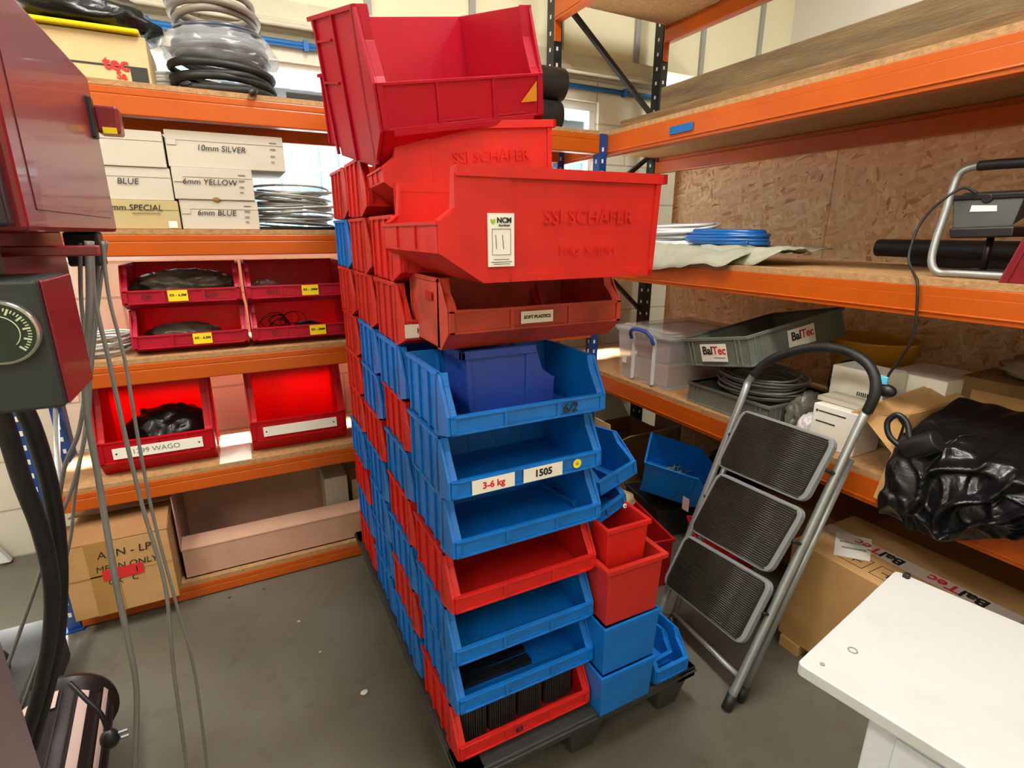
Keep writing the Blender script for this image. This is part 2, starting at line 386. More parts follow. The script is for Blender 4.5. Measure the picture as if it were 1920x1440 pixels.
# blue service pipe on the wall
mb = MB().cyl((-2.9, WY-.016, 2.205), (2.49, WY-.016, 2.205), .014, 0, 12)
for k in range(9): mb.box(-2.6+k*.6, WY-.034, 2.185, -2.58+k*.6, WY, 2.225)
tag(mb.build('service_pipe', m_pipe), 'blue painted service pipe running along the wall above the windows', 'pipe')

# ---------------------------------------------------------------- racks
def upright(parent, x0, y0, z1, m, hole_axis, sx=.045, sy=.06, step=.05, hm=None, hs=0):
    mb = MB(); z0 = 0.0
    mb.box(x0, y0, z0+.004, x0+sx, y0+sy, z1).box(x0-.01, y0-.012, z0, x0+sx+.01, y0+sy+.012, z0+.006)
    z = .06
    while z < z1 - .03:
        for k in (0.30, 0.72):
            if hole_axis == 'y':
                if k < .5: mb.box(x0+sx*.38, y0-.0012, z, x0+sx*.62, y0-.0002, z+.022, 1)
                if k > .5: mb.box(x0+sx+.0002, y0+sy*.35, z, x0+sx+.0012, y0+sy*.6, z+.022, 1)
            else: 
                if k < .5: mb.box(x0-.0012, y0+sy*.4, z, x0-.0002, y0+sy*.6, z+.018, 1)
                else: mb.box(x0+sx*.3, y0-.0012, z, x0+sx*.55, y0-.0002, z+.018, 1)
        z += step
    return mb.build('upright', [m, hm or m_hole], parent, .002)
def beamX(parent, x0, x1, y, z0, z1, t=.045):
    mb = MB().box(x0, y, z0, x1, y+t, z1-.022).box(x0, y, z1-.024, x1, y+t-.018, z1)
    mb.box(x0-.002, y-.004, z0-.05, x0+.04, y+.0, z1+.03) if False else None
    return mb.build('beam', m_orange, parent, .004)
def beamY(parent, x, y0, y1, z0, z1, t=.045, flip=False):
    mb = MB()
    if not flip: mb.box(x, y0, z0, x+t, y1, z1-.022).box(x, y0, z1-.024, x+t-.018, y1, z1).box(x-.004, y0, z0+.012, x, y1, z0+.018)
    else: mb.box(x, y0, z0, x+t, y1, z1-.022).box(x+.018, y0, z1-.024, x+t, y1, z1)
    mb.box(x+.002, y1-.005, z0-.09, x+t-.004, y1+.004, z1+.02)
    return mb.build('beam', m_orange, parent, .004)
rb = thing('pallet_rack', 'orange beam shelving with blue uprights along the window wall, five levels', 'shelving', (0,0,0))
BY, BY2 = 2.163, 2.555
LZ = [(0.004, .062), (.460, .527), (.890, .963), (1.322, 1.392), (1.750, 1.830)]
for x in (-.700, 1.562):
    for y in (BY - .002, BY2 - .03): upright(rb, x, y, 1.835 if x > 0 else 2.0, m_bluem, 'x', .04, .05)
for z0, z1 in LZ:
    beamX(rb, -.658, 1.562, BY, z0, z1); beamX(rb, -.658, 1.562, BY2 - .045, z0, z1)
    MB().box(-.656, BY+.028, z1-.018+.001, 1.560, BY2-.028, z1+.0).box(-.656, BY+.002, z1+.0005, 1.560, BY2-.002, z1+.017).build('shelf_board', m_chip, rb)
for (a, b_) in ((.25, .75), (1.1, .75), (1.1, 1.6)):
    MB().cyl((-.68, BY+.03, a), (-.68, BY2-.02, b_), .009).build('brace', m_joint, rb)
rr = thing('pallet_rack', 'taller orange beam shelving with black uprights along the chipboard partition', 'shelving', (0,0,0))
RX, RX2 = 1.61, 2.385
RZ = [(.616, .698), (1.187, 1.268), (1.745, 1.832), (2.44, 2.53)]
for x in (RX+.002, RX2-.047): upright(rr, x, 2.672, 3.3, m_blackm, 'x', .05, .07, .075)
for x in (RX+.002, RX2-.047): upright(rr, x, -.72, 3.3, m_blackm, 'x', .05, .07, .075)
for z0, z1 in RZ:
    beamY(rr, RX, -.645, 2.668, z0, z1); beamY(rr, RX2-.045, -.645, 2.668, z0, z1, flip=True)
    MB().box(RX+.002, -.64, z1+.0005, RX2-.002, 2.665, z1+.019).build('shelf_board', [m_chip, m_chipu], rr)
def brace(p, q): MB().prism([Vector(p)+Vector((0,-.012,-.014)), Vector(p)+Vector((0,.012,-.014)), Vector(p)+Vector((0,.012,.014)), Vector(p)+Vector((0,-.012,.014))], Vector(q)-Vector(p)).build('brace', m_blackm, rr)
pa, pb = at(1073, 22, Y=2.71), at(1222, 214, Y=2.71)
brace(at(1073, 22, Y=2.71), at(1240, 240, Y=2.71))
brace(at(1222, 290, Y=2.71), at(1090, 400, Y=2.71))
brace(at(1080, 452, Y=2.71), at(1214, 596, Y=2.71))

# ---------------------------------------------------------------- pallet
px0, px1, py0, py1 = .325, 1.085, .90, 2.12
t = thing('plastic_pallet', 'dark grey plastic pallet on the floor under the bin stacks', 'pallet', ((px0+px1)/2, (py0+py1)/2, 0))
def Tm(x, y, z): return Matrix.Translation((-(px0+px1)/2, -(py0+py1)/2, 0))
mb = MB(); mb.box(px0, py0, .115, px1, py0+.09, .15).box(px0, py1-.09, .115, px1, py1, .15).box(px0, py0, .115, px0+.07, py1, .15).box(px1-.07, py0, .115, px1, py1, .15)
y = py0+.13
while y < py1-.12: mb.box(px0+.06, y, .122, px1-.06, y+.055, .149); y += .085
for x in (.52, .70, .88): mb.box(x-.03, py0+.02, .118, x+.03, py1-.02, .1485)
mb.box(px0-.004, py0-.004, .132, px1+.004, py1+.004, .140)
mb.build('deck', m_pal, t, .006, M=Tm(0,0,0))
for fx in (px0+.01, (px0+px1)/2-.06, px1-.13):
    for fy in (py0+.01, (py0+py1)/2-.06, py1-.13):
        mb = MB(); q = .022
        mb.quadbox([(fx+q,fy+q,0),(fx+.12-q,fy+q,0),(fx+.12-q,fy+.12-q,0),(fx+q,fy+.12-q,0),(fx,fy,.12),(fx+.12,fy,.12),(fx+.12,fy+.12,.12),(fx,fy+.12,.12)])
        mb.build('foot', m_pal, t, .01, M=Tm(0,0,0))
# ---------------------------------------------------------------- storage bins
def bin_geo(W, D, H, hl, hb, b, yf, back=.02, ribs=4, wt=.004, flange=.012, ribt=.006, dividers=2, inner_ribs=True):
    mb = MB(); s = back; rt = ribt
    prof = [(b, 0), (D-s, 0), (D, H), (yf, H), (yf*.82, H*.80), (.012, hl+.012), (.004, hl), (0, hl), (0, hb)]
    x0, x1 = rt, W - rt
    for x in (x0, x1-wt): mb.prism([(x, y, z) for y, z in prof], (wt, 0, 0))
    mb.box(x0, b, 0, x1, D-s, wt)                                                # floor
    mb.prism([(x0, D-s, 0), (x0, D-s-wt, 0), (x0, D-wt, H), (x0, D, H)], (x1-x0, 0, 0))    # back
    mb.prism([(x0, 0, hb), (x0, wt, hb+.002), (x0, b+wt, wt), (x0, b, 0)], (x1-x0, 0, 0)) # bevelled underside
    mb.box(x0, 0, hb, x1, wt, hl)                                               # lip
    # lip frame and label holders
    mb.box(x0, -.004, hl-.005, x1, .008, hl+.001); mb.box(x0, -.004, hb, x1, 0, hb+.005)
    for k in range(dividers):
        xx = W*(k+1)/(dividers+1); mb.box(xx-.004, -.004, hb+.003, xx+.004, 0, hl-.003); 
        mb.box(xx+.012, -.0015, hb+.009, xx+.012+W*.2, 0, hb+.011); 
    for xx in (x0, x1-.012): mb.box(xx, -.004, hb, xx+.012, 0, hl)
    # top rim
    r_ = .009
    for x in (0, W-rt-.0): mb.box(x, yf-.002, H-r_, x+rt, D+.004, H)
    mb.box(0, D, H-r_, W, D+.005, H)
    # flange along the sloping front edges
    sl = [(yf, H), (yf*.82, H*.80), (.012, hl+.012), (.004, hl)]
    for xa in (x0+wt, x1-wt-flange):
        for (ya, za), (yb, zb) in zip(sl, sl[1:]):
            mb.prism([(xa, ya, za), (xa, ya+.004, za), (xa, yb+.004, zb), (xa, yb, zb)], (flange, 0, 0))
    # outer side ribs follow the profile
    ys = [yf + .004 + (D-s*.5-yf-.02)*k/(ribs-1) for k in range(ribs)]
    for k, y in enumerate(ys):
        wdt = .016 if k == 0 else .009
        zb_ = 0.003 if y > b else .01
        for xx in (0, W-rt): mb.box(xx, y, zb_, xx+rt, y+wdt, H-.004)
    for xx in (0, W-rt):                                                       # raised front cheek of the side
        mb.prism([(xx, 0, hb), (xx, b, 0), (xx, b+.02, 0), (xx, yf+.012, H), (xx, yf, H), (xx, 0.002, hl)], (rt, 0, 0))
    if inner_ribs:
        for k in range(4): xx = W*(k+1)/5; mb.prism([(xx-.004, D-s-wt-.003, wt), (xx-.004, D-s-wt+.001, wt), (xx-.004, D-wt, H*.92), (xx-.004, D-wt-.003, H*.92)], (.008, 0, 0))
    return mb
def lbl(parent, name, mb_, mats, label=None):
    o = mb_.build(name, mats, parent)
    if label: o['label'] = label
    return o
ORD = ['bottom layer', 'second layer up', 'third layer up', 'fourth layer up', 'fifth layer up', 'sixth layer up', 'seventh layer up', 'eighth layer up', 'ninth layer up', 'tenth layer up']
COLN = ['front column of the pallet stack', 'second column from the front', 'third column from the front', 'rear column nearest the window wall']
m_redv = [m_red, mat('red_plastic_faded', (214,46,34), .45, (170,40,30), 14, .5, bump=.05, bscale=200, transl=.12), mat('red_plastic_deep', (196,22,26), .42, (150,24,28), 14, .5, bump=.05, bscale=200, transl=.12)]
BW, BD, BH = .385, .272, .1375
meshes = {}
for key, m in (('r', m_redv[0]), ('R', m_redv[1]), ('D', m_redv[2]), ('b', m_blue)):
    o = bin_geo(BW, BD, BH, .058, .019, .065, .05).build('storage_bin', m, None, .0015); meshes[key] = o
meshesU = {}
for key, m in (('r', m_redv[0]), ('R', m_redv[1]), ('D', m_redv[2]), ('b', m_blue)):
    o = bin_geo(BW, BD, .153, .070, .024, .07, .055).build('storage_bin', m, None, .0015); meshesU[key] = o
#        G    F    E    D    C    B    A   -1   -2   -3
cols = ['rbbrbbb', 'bRbrbrbRr', 'bbbbrbbRRr', 'rbrbRRRRbR']
colY = [.930, 1.210, 1.490, 1.770]
used = {}
front_bins = {}
rnd = random.Random(3)
for ci, cs in enumerate(cols):
    for ri, ch in enumerate(cs):
        low = ri < 7
        src = (meshes if low else meshesU)[ch]
        if id(src) in used: o = src.copy(); COL.objects.link(o)
        else: o = src; used[id(src)] = 1
        z = .1505 + ri*.14 if low else .1505 + 7*.14 + (ri-7)*.156
        o.location = (.336 + rnd.uniform(-.004, .004), colY[ci] + rnd.uniform(-.003, .003), z)
        o.rotation_euler = (0, 0, R(rnd.uniform(-.35, .35)))
        c = 'blue' if ch == 'b' else 'red'
        tag(o, '%s open fronted storage bin, %s, %s' % (c, ORD[ri], COLN[ci]), 'storage bin', 'storage bins stacked on the pallet')
        front_bins[(ci, ri)] = o
for d in (meshes, meshesU):
    for k in list(d):
        if id(d[k]) not in used: bpy.data.objects.remove(d[k])
b612 = front_bins[(0, 6)]; b612['label'] = 'blue storage bin handwritten 612 on its lip, holding a dark blue bin'
mb = MB(); mb.text('6/2', .030, front(.285, -.0045, .038), 0, bold=.0004, shear=.15); lbl(b612, 'handwritten_number', mb, [m_ink], 'black handwritten 612')
b1505 = front_bins[(0, 5)]; b1505['label'] = 'blue storage bin with 3-6 kg and 1505 labels on its lip'
mb = MB().box(.050, -.0052, .022, .150, -.0043, .054); mb.text('3-6 kg', .021, front(.10, -.0054, .038), 1, bold=.0006); lbl(b1505, 'printed_label', mb, [m_label, m_redink], 'white label printed 3-6 kg in red')
mb = MB().box(.172, -.0052, .022, .272, -.0043, .054); mb.text('1505', .023, front(.222, -.0054, .038), 1, bold=.0008); lbl(b1505, 'printed_label', mb, [m_label, m_ink], 'white label printed 1505 in black')
mb = MB().cyl((.312, -.0042, .040), (.312, -.0054, .040), .011, 0, 20).sphere((.312, -.0056, .040), .004, 1, sc=(1,.2,1)); lbl(b1505, 'sticker', mb, [m_yd, m_gold], 'round yellow sticker')
g63 = front_bins[(0, 0)]; g63['label'] = 'red storage bin on the pallet holding rows of upright black plates'
mb = MB(); mb.text('63', .022, front(.165, -.0045, .038), 0, bold=.0003, shear=.1); lbl(g63, 'handwritten_number', mb, [m_ink])
front_bins[(1, 7)]['label'] = 'red storage bin behind the soft plastics bin, with a white label on its lip'
mb = MB().box(.0, -.0055, .030, .07, -.0043, .062); mb.text('K', .02, front(.035, -.0057, .046), 1); lbl(front_bins[(1,7)], 'printed_label', mb, [m_label, m_ink])
front_bins[(0, 1)]['label'] = 'blue storage bin above the bottom red one, holding flat black strips'
# black plates standing in the bottom bin
src = MB().box(0, 0, 0, .0042, .140, .108).box(-.0008, .006, .01, 0, .01, .09).build('plastic_plate', mat('plate_black', (50,50,48), .4), None, .0008); n = 0
for gi, (gx, cnt) in enumerate(((.350, 13), (.441, 12), (.527, 11), (.610, 13))):
    for k in range(cnt):
        o = src if n == 0 else src.copy()
        if n: COL.objects.link(o)
        o.location = (gx + k*.0063, .956 + gi*.002 + rnd.uniform(-.001,.001), .1565 + .018); o.rotation_euler = (R(-12), 0, 0); n += 1
        o.location.z = .176 if False else .186
        tag(o, 'thin black plate standing in the %s block inside the bottom red bin' % ['leftmost', 'second', 'third', 'rightmost'][gi], 'plastic plate', 'black plates, %s block in the bottom red bin' % ['leftmost', 'second', 'third', 'rightmost'][gi])
for o in [q for q in COL.objects if q.name.startswith('plastic_plate')]:
    o.rotation_euler = (0, 0, 0); o.location.y += .020; o.location.z = .1555
src = MB().box(0, 0, 0, .22, .030, .012).box(.01, .008, .012, .21, .022, .0135).build('black_strip', m_black, None, .001)
for k in range(4):
    o = src if k == 0 else src.copy()
    if k: COL.objects.link(o)
    o.location = (.355 + .004*k, 1.005 + .040*k, .1505 + .14 + .0045); o.rotation_euler = (0, 0, R(1.2*k-1))
    tag(o, 'flat black plastic strip in the blue bin above the bottom one, %s' % ['nearest its lip', 'second from its lip', 'third from its lip', 'furthest back'][k], 'plastic strip', 'black strips in the second bin up')
# ---------------------------------------------------------------- big bins on top of the stack
def place(o, M): o.matrix_world = M; return o
# soft plastics bin
o = bin_geo(.435, .262, .150, .088, .040, .045, .045, ribs=2, ribt=.003, dividers=2, inner_ribs=False, back=.006, flange=.016).build('storage_bin', mat('grubby_red_plastic', (206,66,44), .5, (120,50,38), 9, .75, bump=.1, bscale=120), None, .002)
o.location = (.368, 1.0, 1.160); tag(o, 'grubby red storage bin labelled SOFT PLASTICS under the auction tagged bin', 'storage bin')
mb = MB().box(.165, -.0052, .052, .245, -.0043, .078); mb.text('SOFT PLASTICS', .0098, front(.205, -.0055, .065), 1, bold=.0003); lbl(o, 'printed_label', mb, [m_label, m_ink], 'white label printed SOFT PLASTICS')
MB().box(-.0015, .09, .10, -.0002, .135, .118).build('handle_slot', m_redv[2], o)
# auction tagged bin, open end to the left.  local: x along world -Y...
def turned(W, D, H, **k):
    mb = bin_geo(W, D, H, **k); mb.bm.transform(Matrix.Rotation(R(-90), 4, 'Z')); return mb
def bigpanel(mb, D, H, side=-1):  # flush outer side with framed panel instead of ribs
    return mb
def flatbin(W, D, H, hl, hb, b, yf, wt=.005, flange=.018):
    mb = MB(); s = .012
    prof = [(b, 0), (D-s, 0), (D-.002, H), (yf, H), (.030, hl+.022), (.003, hl+.003), (0, hl), (0, hb)]
    for x in (0.004, W-wt-.004): mb.prism([(x, y, z) for y, z in prof], (wt, 0, 0))
    mb.box(.004, b, 0, W-.004, D-s, wt)
    mb.prism([(.004, D-s, 0), (.004, D-s-wt, 0), (.004, D-wt, H), (.004, D, H)], (W-.008, 0, 0))
    mb.prism([(.004, 0, hb), (.004, wt, hb+.003), (.004, b+wt, wt), (.004, b, 0)], (W-.008, 0, 0))
    mb.box(.004, 0, hb, W-.004, wt, hl)
    for k in range(2): xx = W*(k+1)/3; mb.box(xx-.003, -.004, hb+.004, xx+.003, 0, hl-.004)
    mb.box(.004, -.004, hl-.005, W-.004, .010, hl+.001)
    for x in (0, W-.006): mb.box(x-.004, yf, H-.016, x+.010, D+.008, H+.002)
    mb.box(-.004, D-.002, H-.016, W+.004, D+.008, H+.002)
    for xa in (.009, W-.009-flange):
        for (ya, za), (yb, zb) in zip([(yf, H), (.030, hl+.022), (.003, hl+.003)], [(.030, hl+.022), (.003, hl+.003)]):
            mb.prism([(xa, ya, za), (xa, ya+.005, za), (xa, yb+.005, zb), (xa, yb, zb)], (flange, 0, 0))
    # raised side cheek near the opening and panel border
    for xx in (0.0, W-.004):
        mb.prism([(xx, 0, hb), (xx, b, 0), (xx, b+.055, 0), (xx, b+.055, H-.012), (xx, yf-.004, H-.012), (xx, .030, hl+.018), (xx, 0, hl)], (.004, 0, 0))
        mb.box(xx, b+.05, 0, xx+.004, D-s, .012); mb.prism([(xx, D-s-.012, 0), (xx, D-s, 0), (xx, D-.003, H-.01), (xx, D-.015, H-.01)], (.004, 0, 0))
    return mb
def emboss(mb, D, H):
    # moulded maker's name standing slightly proud of the side, on the -Y side after turning
    M = XM((.0042, D*.60, H*.60), (0,-1,0), (0,0,1))
    return mb
m_emb = mat('moulded_lettering_red', (196,28,22), .5)
def turnedflat(W, D, H, **k):
    mb = flatbin(W, D, H, **k)
    mb.bm.transform(Matrix.Rotation(R(-90), 4, 'Z'))     # front lip now faces -X, bin runs along +X; its +x side lies at y = -W
    return mb
mb = turnedflat(.395, .470, .192, hl=.104, hb=.052, b=.080, yf=.034)
# side facing the camera is at y = -W
mb.text('SSI SCHÄFER', .036, front(.30, -.3955, .112), 0, thick=.0007)
mb.text('Fritz Schäfer', .026, front(.30, -.3955, .052), 0, thick=.0007)
o = mb.build('storage_bin', [m_red], None, .002)
o.location = (.316, .868+.395, 1.3135); o.rotation_euler = (0, R(-.4), R(-1.0))
tag(o, 'bright red storage bin lying sideways with the white auction lot tag 11', 'storage bin')
mb = MB().box(.088, -.3995, .028, .138, -.3962, .118)
mb.text('NCM', .0125, front(.1185, -.400, .106), 1, bold=.0004); mb.text('Auctions', .006, front(.1185, -.400, .098), 1)
mb.prism([(.0925, -.400, .109), (.0925, -.400, .103), (.097, -.400, .099), (.1015, -.400, .103), (.1015, -.400, .109), (.097, -.400, .107)], (0, .0005, 0), 2)
for (a, b_, c, d) in ((.095,.048,.131,.0486),(.095,.0915,.131,.0921),(.095,.048,.0956,.092),(.1304,.048,.131,.092),(.098,.040,.128,.0408),(.093,.0355,.133,.0363),(.097,.032,.129,.0328)):
    mb.box(a, -.4002, b_, c, -.3996, d, 1)
mb.prism([(.1015,-.4002,.082),(.1024,-.4002,.082),(.1039,-.4002,.058),(.1030,-.4002,.058)], (0,.0005,0), 1)
mb.prism([(.1145,-.4002,.082),(.1154,-.4002,.082),(.1174,-.4002,.058),(.1165,-.4002,.058)], (0,.0005,0), 1)
mb.bm.transform(Matrix.Translation((0,0,0)))
lbl(o, 'lot_tag', mb, [m_label, m_ink, m_green], 'white lot tag printed NCM with a handwritten 11')
# second sideways bin behind it
mb = turnedflat(.20, .440, .172, hl=.082, hb=.050, b=.062, yf=.045)
mb.text('SSI SCHÄFER', .036, front(.27, -.2005, .095), 0, thick=.0006)
o = mb.build('storage_bin', [m_redv[0]], None, .002)
o.location = (.345, 1.275+.20, 1.4600); o.rotation_euler = (0, R(-5.0), R(-4.0))
tag(o, 'red storage bin lying sideways behind the auction tagged bin, its end open left', 'storage bin')
# topmost big crimson bin, tilted
k_ = 1.08
o = bin_geo(.400*k_, .358*k_, .287*k_, .159*k_, .075*k_, .064*k_, .045*k_, back=.05, ribs=3, ribt=.007, dividers=2, flange=.020, wt=.005)
for zz in (.10, .18): 
    for xx in (0.001, .400*k_-.006): o.box(xx, .22*k_, zz*k_+.06, xx+.006, .33*k_, zz*k_+.065)
o.box(.03, -.004, .0755*k_-.012, .37*k_, -.001, .0755*k_)
o = o.build('storage_bin', m_crim, None, .002)
Rx, Ry, Rz = Matrix.Rotation(R(12.0), 4, 'X'), Matrix.Rotation(R(-10.36), 4, 'Y'), Matrix.Rotation(R(4.5), 4, 'Z')
M = Rz @ Ry @ Rx; M.translation = Vector((.303, 1.157, 1.519-CAMZ))*k_ + Vector((0,0,CAMZ))
o.matrix_world = M
tag(o, 'large crimson storage bin tilted on the very top of the stack', 'storage bin')
mb = MB(); mb.prism([(.335*k_, -.0052, .105*k_), (.378*k_, -.0052, .105*k_), (.378*k_, -.0052, .145*k_)], (0, .0008, 0)); lbl(o, 'sticker', mb, [m_gold], 'torn yellow triangular sticker')
# second matching rim peeking out behind it on the left
o = bin_geo(.24, .26, .20, .10, .045, .06, .045, ribs=3, dividers=1).build('storage_bin', m_crim, None, .002)
M = Matrix.Rotation(R(10), 4, 'Z') @ Matrix.Rotation(R(-6), 4, 'Y') @ Matrix.Rotation(R(8), 4, 'X'); M.translation = (.372, 1.72, 1.645); o.matrix_world = M
tag(o, 'small crimson storage bin mostly hidden behind the tilted top bin', 'storage bin')
# ---------------------------------------------------------------- the boxy bins at the right of the pallet (backs to the camera)
def tub(W, D, H, taper=.006, wt=.004, rim=.008):
    mb = MB(); a = taper
    def wall(p, q):   # p,q: bottom/top outer corner indices
        pass
    b = [(a,a,0),(W-a,a,0),(W-a,D-a,0),(a,D-a,0)]; t_ = [(0,0,H),(W,0,H),(W,D,H),(0,D,H)]
    bi = [(a+wt,a+wt,wt),(W-a-wt,a+wt,wt),(W-a-wt,D-a-wt,wt),(a+wt,D-a-wt,wt)]; ti = [(wt,wt,H),(W-wt,wt,H),(W-wt,D-wt,H),(wt,D-wt,H)]
    V = [[mb.bm.verts.new(p) for p in L_] for L_ in (b, t_, ti, bi)]
    mb.bm.faces.new(V[0][::-1]); mb.bm.faces.new(V[3])
    for A_, B_ in zip(V, V[1:]):
        for i in range(4): mb.bm.faces.new([A_[i], A_[(i+1)%4], B_[(i+1)%4], B_[i]])
    r = rim
    mb.box(-r, -r, H-.012, W+r, .001, H+.001).box(-r, D-.001, H-.012, W+r, D+r, H+.001).box(-r, 0, H-.012, 0.001, D, H+.001).box(W-.001, 0, H-.012, W+r, D, H+.001)
    return mb
def tubthing(loc, W, D, H, m, label, rz=0, **k):
    o = tub(W, D, H, **k).build('plastic_tub', m, None, .0015); o.location = loc; o.rotation_euler = (0, 0, R(rz)); return tag(o, label, 'plastic tub')
tubthing((.719, .883, .1505), .178, .26, .134, m_blue, 'blue plastic tub at the bottom right front of the pallet', 0, rim=.004)
tubthing((.719, .883, .287), .180, .26, .150, m_blue, 'blue plastic tub standing on another blue tub at the pallet front', 0, rim=.004)
tubthing((.720, .884, .440), .172, .27, .170, m_redv[1], 'larger red plastic tub with a worn rim above the blue tubs', -1, rim=.010)
tubthing((.730, .908, .560), .124, .20, .145, m_red, 'smaller red plastic tub nested in the larger red one', -2, rim=.006)
def smallbin(loc, W, D, H, m, label, rx=0, ry=0, rz=0, cat='storage bin', **k):
    o = bin_geo(W, D, H, hl=k.get('hl', H*.45), hb=H*.16, b=D*.2, yf=D*.25, ribs=3, dividers=1, inner_ribs=False, flange=.008, ribt=.003).build('storage_bin', m, None, .0015)
    M = Matrix.Rotation(R(rz), 4, 'Z') @ Matrix.Rotation(R(ry), 4, 'Y') @ Matrix.Rotation(R(rx), 4, 'X'); M.translation = loc; o.matrix_world = M
    return tag(o, label, cat)
smallbin((.915, .890, .1505), .125, .20, .125, m_blue, 'small blue storage bin at the right front corner of the pallet', rz=1, hl=.06)
smallbin((.922, .93, .1625), .10, .13, .09, m_bluedk if False else m_blue, 'tiny blue bin sitting inside the small corner bin', rz=4)
# filler stack behind the tubs that carries the tipped blue bins
for k in range(5):
    tubthing((.735, 1.24, .1505 + k*.112), .24, .36, .108, m_blue if k % 2 else m_redv[1], '%s plastic tub %s behind the front tubs' % ('blue' if k % 2 else 'red', ['at the pallet deck', 'second up', 'third up', 'fourth up', 'fifth up', 'topmost of the stack'][k]), 0, rim=.004)
a_ = at(1130, 925, Y=1.02); b_ = at(1201, 868, Y=.97)
smallbin((.765, .992, .728), .155, .24, .13, m_blue, 'upper blue bin tipped over the right side of the stack', ry=-8, rz=12, rx=-4, hl=.058)
smallbin((.728, .985, .648), .150, .17, .085, m_blue, 'lower blue bin with a white rivet tipped beside the red tub', ry=-14, rz=9, rx=0, hl=.046)
o = MB().cyl((0, 0, 0), (0, -.003, 0), .006, 0, 16).cyl((0, -.003, 0), (0, -.0036, 0), .002, 1, 10)
pv = at(1171, 948, Y=.992)
o = o.build('rivet', [m_label, m_ink], bpy.data.objects['storage_bin'] if False else None); o.location = pv
riv = o
low = [q for q in COL.objects if q.get('label') == 'lower blue bin with a white rivet tipped beside the red tub'][0]
bpy.context.view_layer.update()
riv.parent = low; riv.matrix_parent_inverse = low.matrix_world.inverted()

# ---------------------------------------------------------------- step ladder leaning on the right rack
L0, R0 = Vector((1.205, 1.205, 0.015)), Vector((1.176, .842, 0.015)); L1, R1 = Vector((1.592, 1.236, .905)), Vector((1.592, .836, .890))
t = thing('step_ladder', 'folding three step ladder with grey tubes leaning against the right shelving', 'step ladder', (1.19, 1.02, 0))
T = Matrix.Translation((-1.19, -1.02, 0))
def lb(mb, name, m, bevel=0): return mb.build(name, m, t, bevel, M=T)
up = (L1 - L0).normalized()
topc = [at(1412, 703, X=1.6), at(1432, 683, X=1.61), at(1462, 667, X=1.62), at(1520, 652, X=1.63), at(1575, 655, X=1.63), at(1620, 676, X=1.62), at(1640, 706, X=1.61), at(1640, 740, X=1.60), at(1626, 772, X=1.595)]
ntread = (L1-L0).cross(R0-L0).normalized()
if ntread.x > 0: ntread = -ntread         # towards the camera
lb(MB().tube(smoothpath([L0, L0.lerp(L1,.5), L0.lerp(L1,.93), at(1400, 722, X=1.597), at(1414, 700, X=1.6)], 6), .0125, 0, 12), 'side_rail', m_alu)
lb(MB().tube(smoothpath([R0, R0.lerp(R1,.5), R0.lerp(R1,.96), at(1622, 782, X=1.596)], 6), .0125, 0, 12), 'side_rail', m_alu)
lb(MB().tube(smoothpath(topc, 6), .0150, 0, 14), 'handle', m_rub)
off = -ntread*.045
Rr0 = Vector((1.236, .846, .015)); Lr0 = Vector((1.262, 1.18, .015))
rl1 = R0.lerp(R1, .86) + off*.75; ll1 = L0.lerp(L1, .86) + off*.75
lb(MB().tube([Rr0, rl1], .011, 0, 12), 'rear_leg', m_alu); lb(MB().tube([Lr0, ll1], .011, 0, 12), 'rear_leg', m_alu)
lb(MB().tube([Rr0 + Vector((.002, .02, .06)), Lr0 + Vector((.002, -.01, .06))], .009, 0, 10), 'rear_cross_bar', m_alu)
for p, q in ((R0, R1), (L0, L1), (Rr0, rl1), (Lr0, ll1)):
    d = (q-p).normalized(); lb(MB().tube([p - d*.014, p + d*.035], .0155, 0, 12), 'rubber_foot', m_rub)
plane0 = L0 + ntread*.012
treads = [[(1392, 766), (1570, 824), (1507, 944), (1341, 872)], [(1346, 883), (1510, 957), (1440, 1078), (1290, 992)], [(1285, 999), (1449, 1094), (1389, 1213), (1241, 1092)]]
for ti_, q in enumerate(treads):
    P = [atp(x, y, plane0 + ntread*.03, ntread) for x, y in q]
    c = sum(P, Vector())/4
    # rounded outline
    def rnd_quad(P, r, n=5):
        out = []
        for i in range(4):
            a, b__, c__ = P[i-1], P[i], P[(i+1) % 4]; u = (a-b__).normalized()*r; v = (c__-b__).normalized()*r
            for k in range(n+1):
                s_ = k/n; out.append(b__ + u*(1-s_)**2 + v*s_**2)
        return out
    outer = rnd_quad(P, .035)
    inner = rnd_quad([p + (c-p).normalized()*.016 for p in P], .026)
    mb = MB(); mb.prism(outer, -ntread*.022); tr = lb(mb, 'tread', m_treadf, .003); tr['label'] = 'grey framed step with black ribbed top'
    mb = MB(); mb.prism([p + ntread*.0005 for p in inner], ntread*.002)
    # ribs across the mat
    for k in range(30):
        s0 = .05 + .90*k/29
        a = P[0].lerp(P[3], s0); b__ = P[1].lerp(P[2], s0); a2 = a.lerp(b__, .06); b2 = a.lerp(b__, .94); wv = (P[3]-P[0]).normalized()*.0018
        mb.tube([a2 + ntread*.0024, b2 + ntread*.0024], .0017, 0, 8)
    o = mb.build('ribbed_mat', m_tread, tr, 0, M=T)
    # hinges to the rails
    for s_, (pp, qq) in zip((0, 1), ((P[0], P[3]), (P[1], P[2]))):
        m_ = pp.lerp(qq, .45) - ntread*.016; base, tip = (L0, L1) if s_ == 0 else (R0, R1)
        dd = (tip-base).normalized(); foot = base + dd*((m_-base).dot(dd))
        lb(MB().tube([m_, foot], .006, 0, 8), 'hinge_pin', m_black)
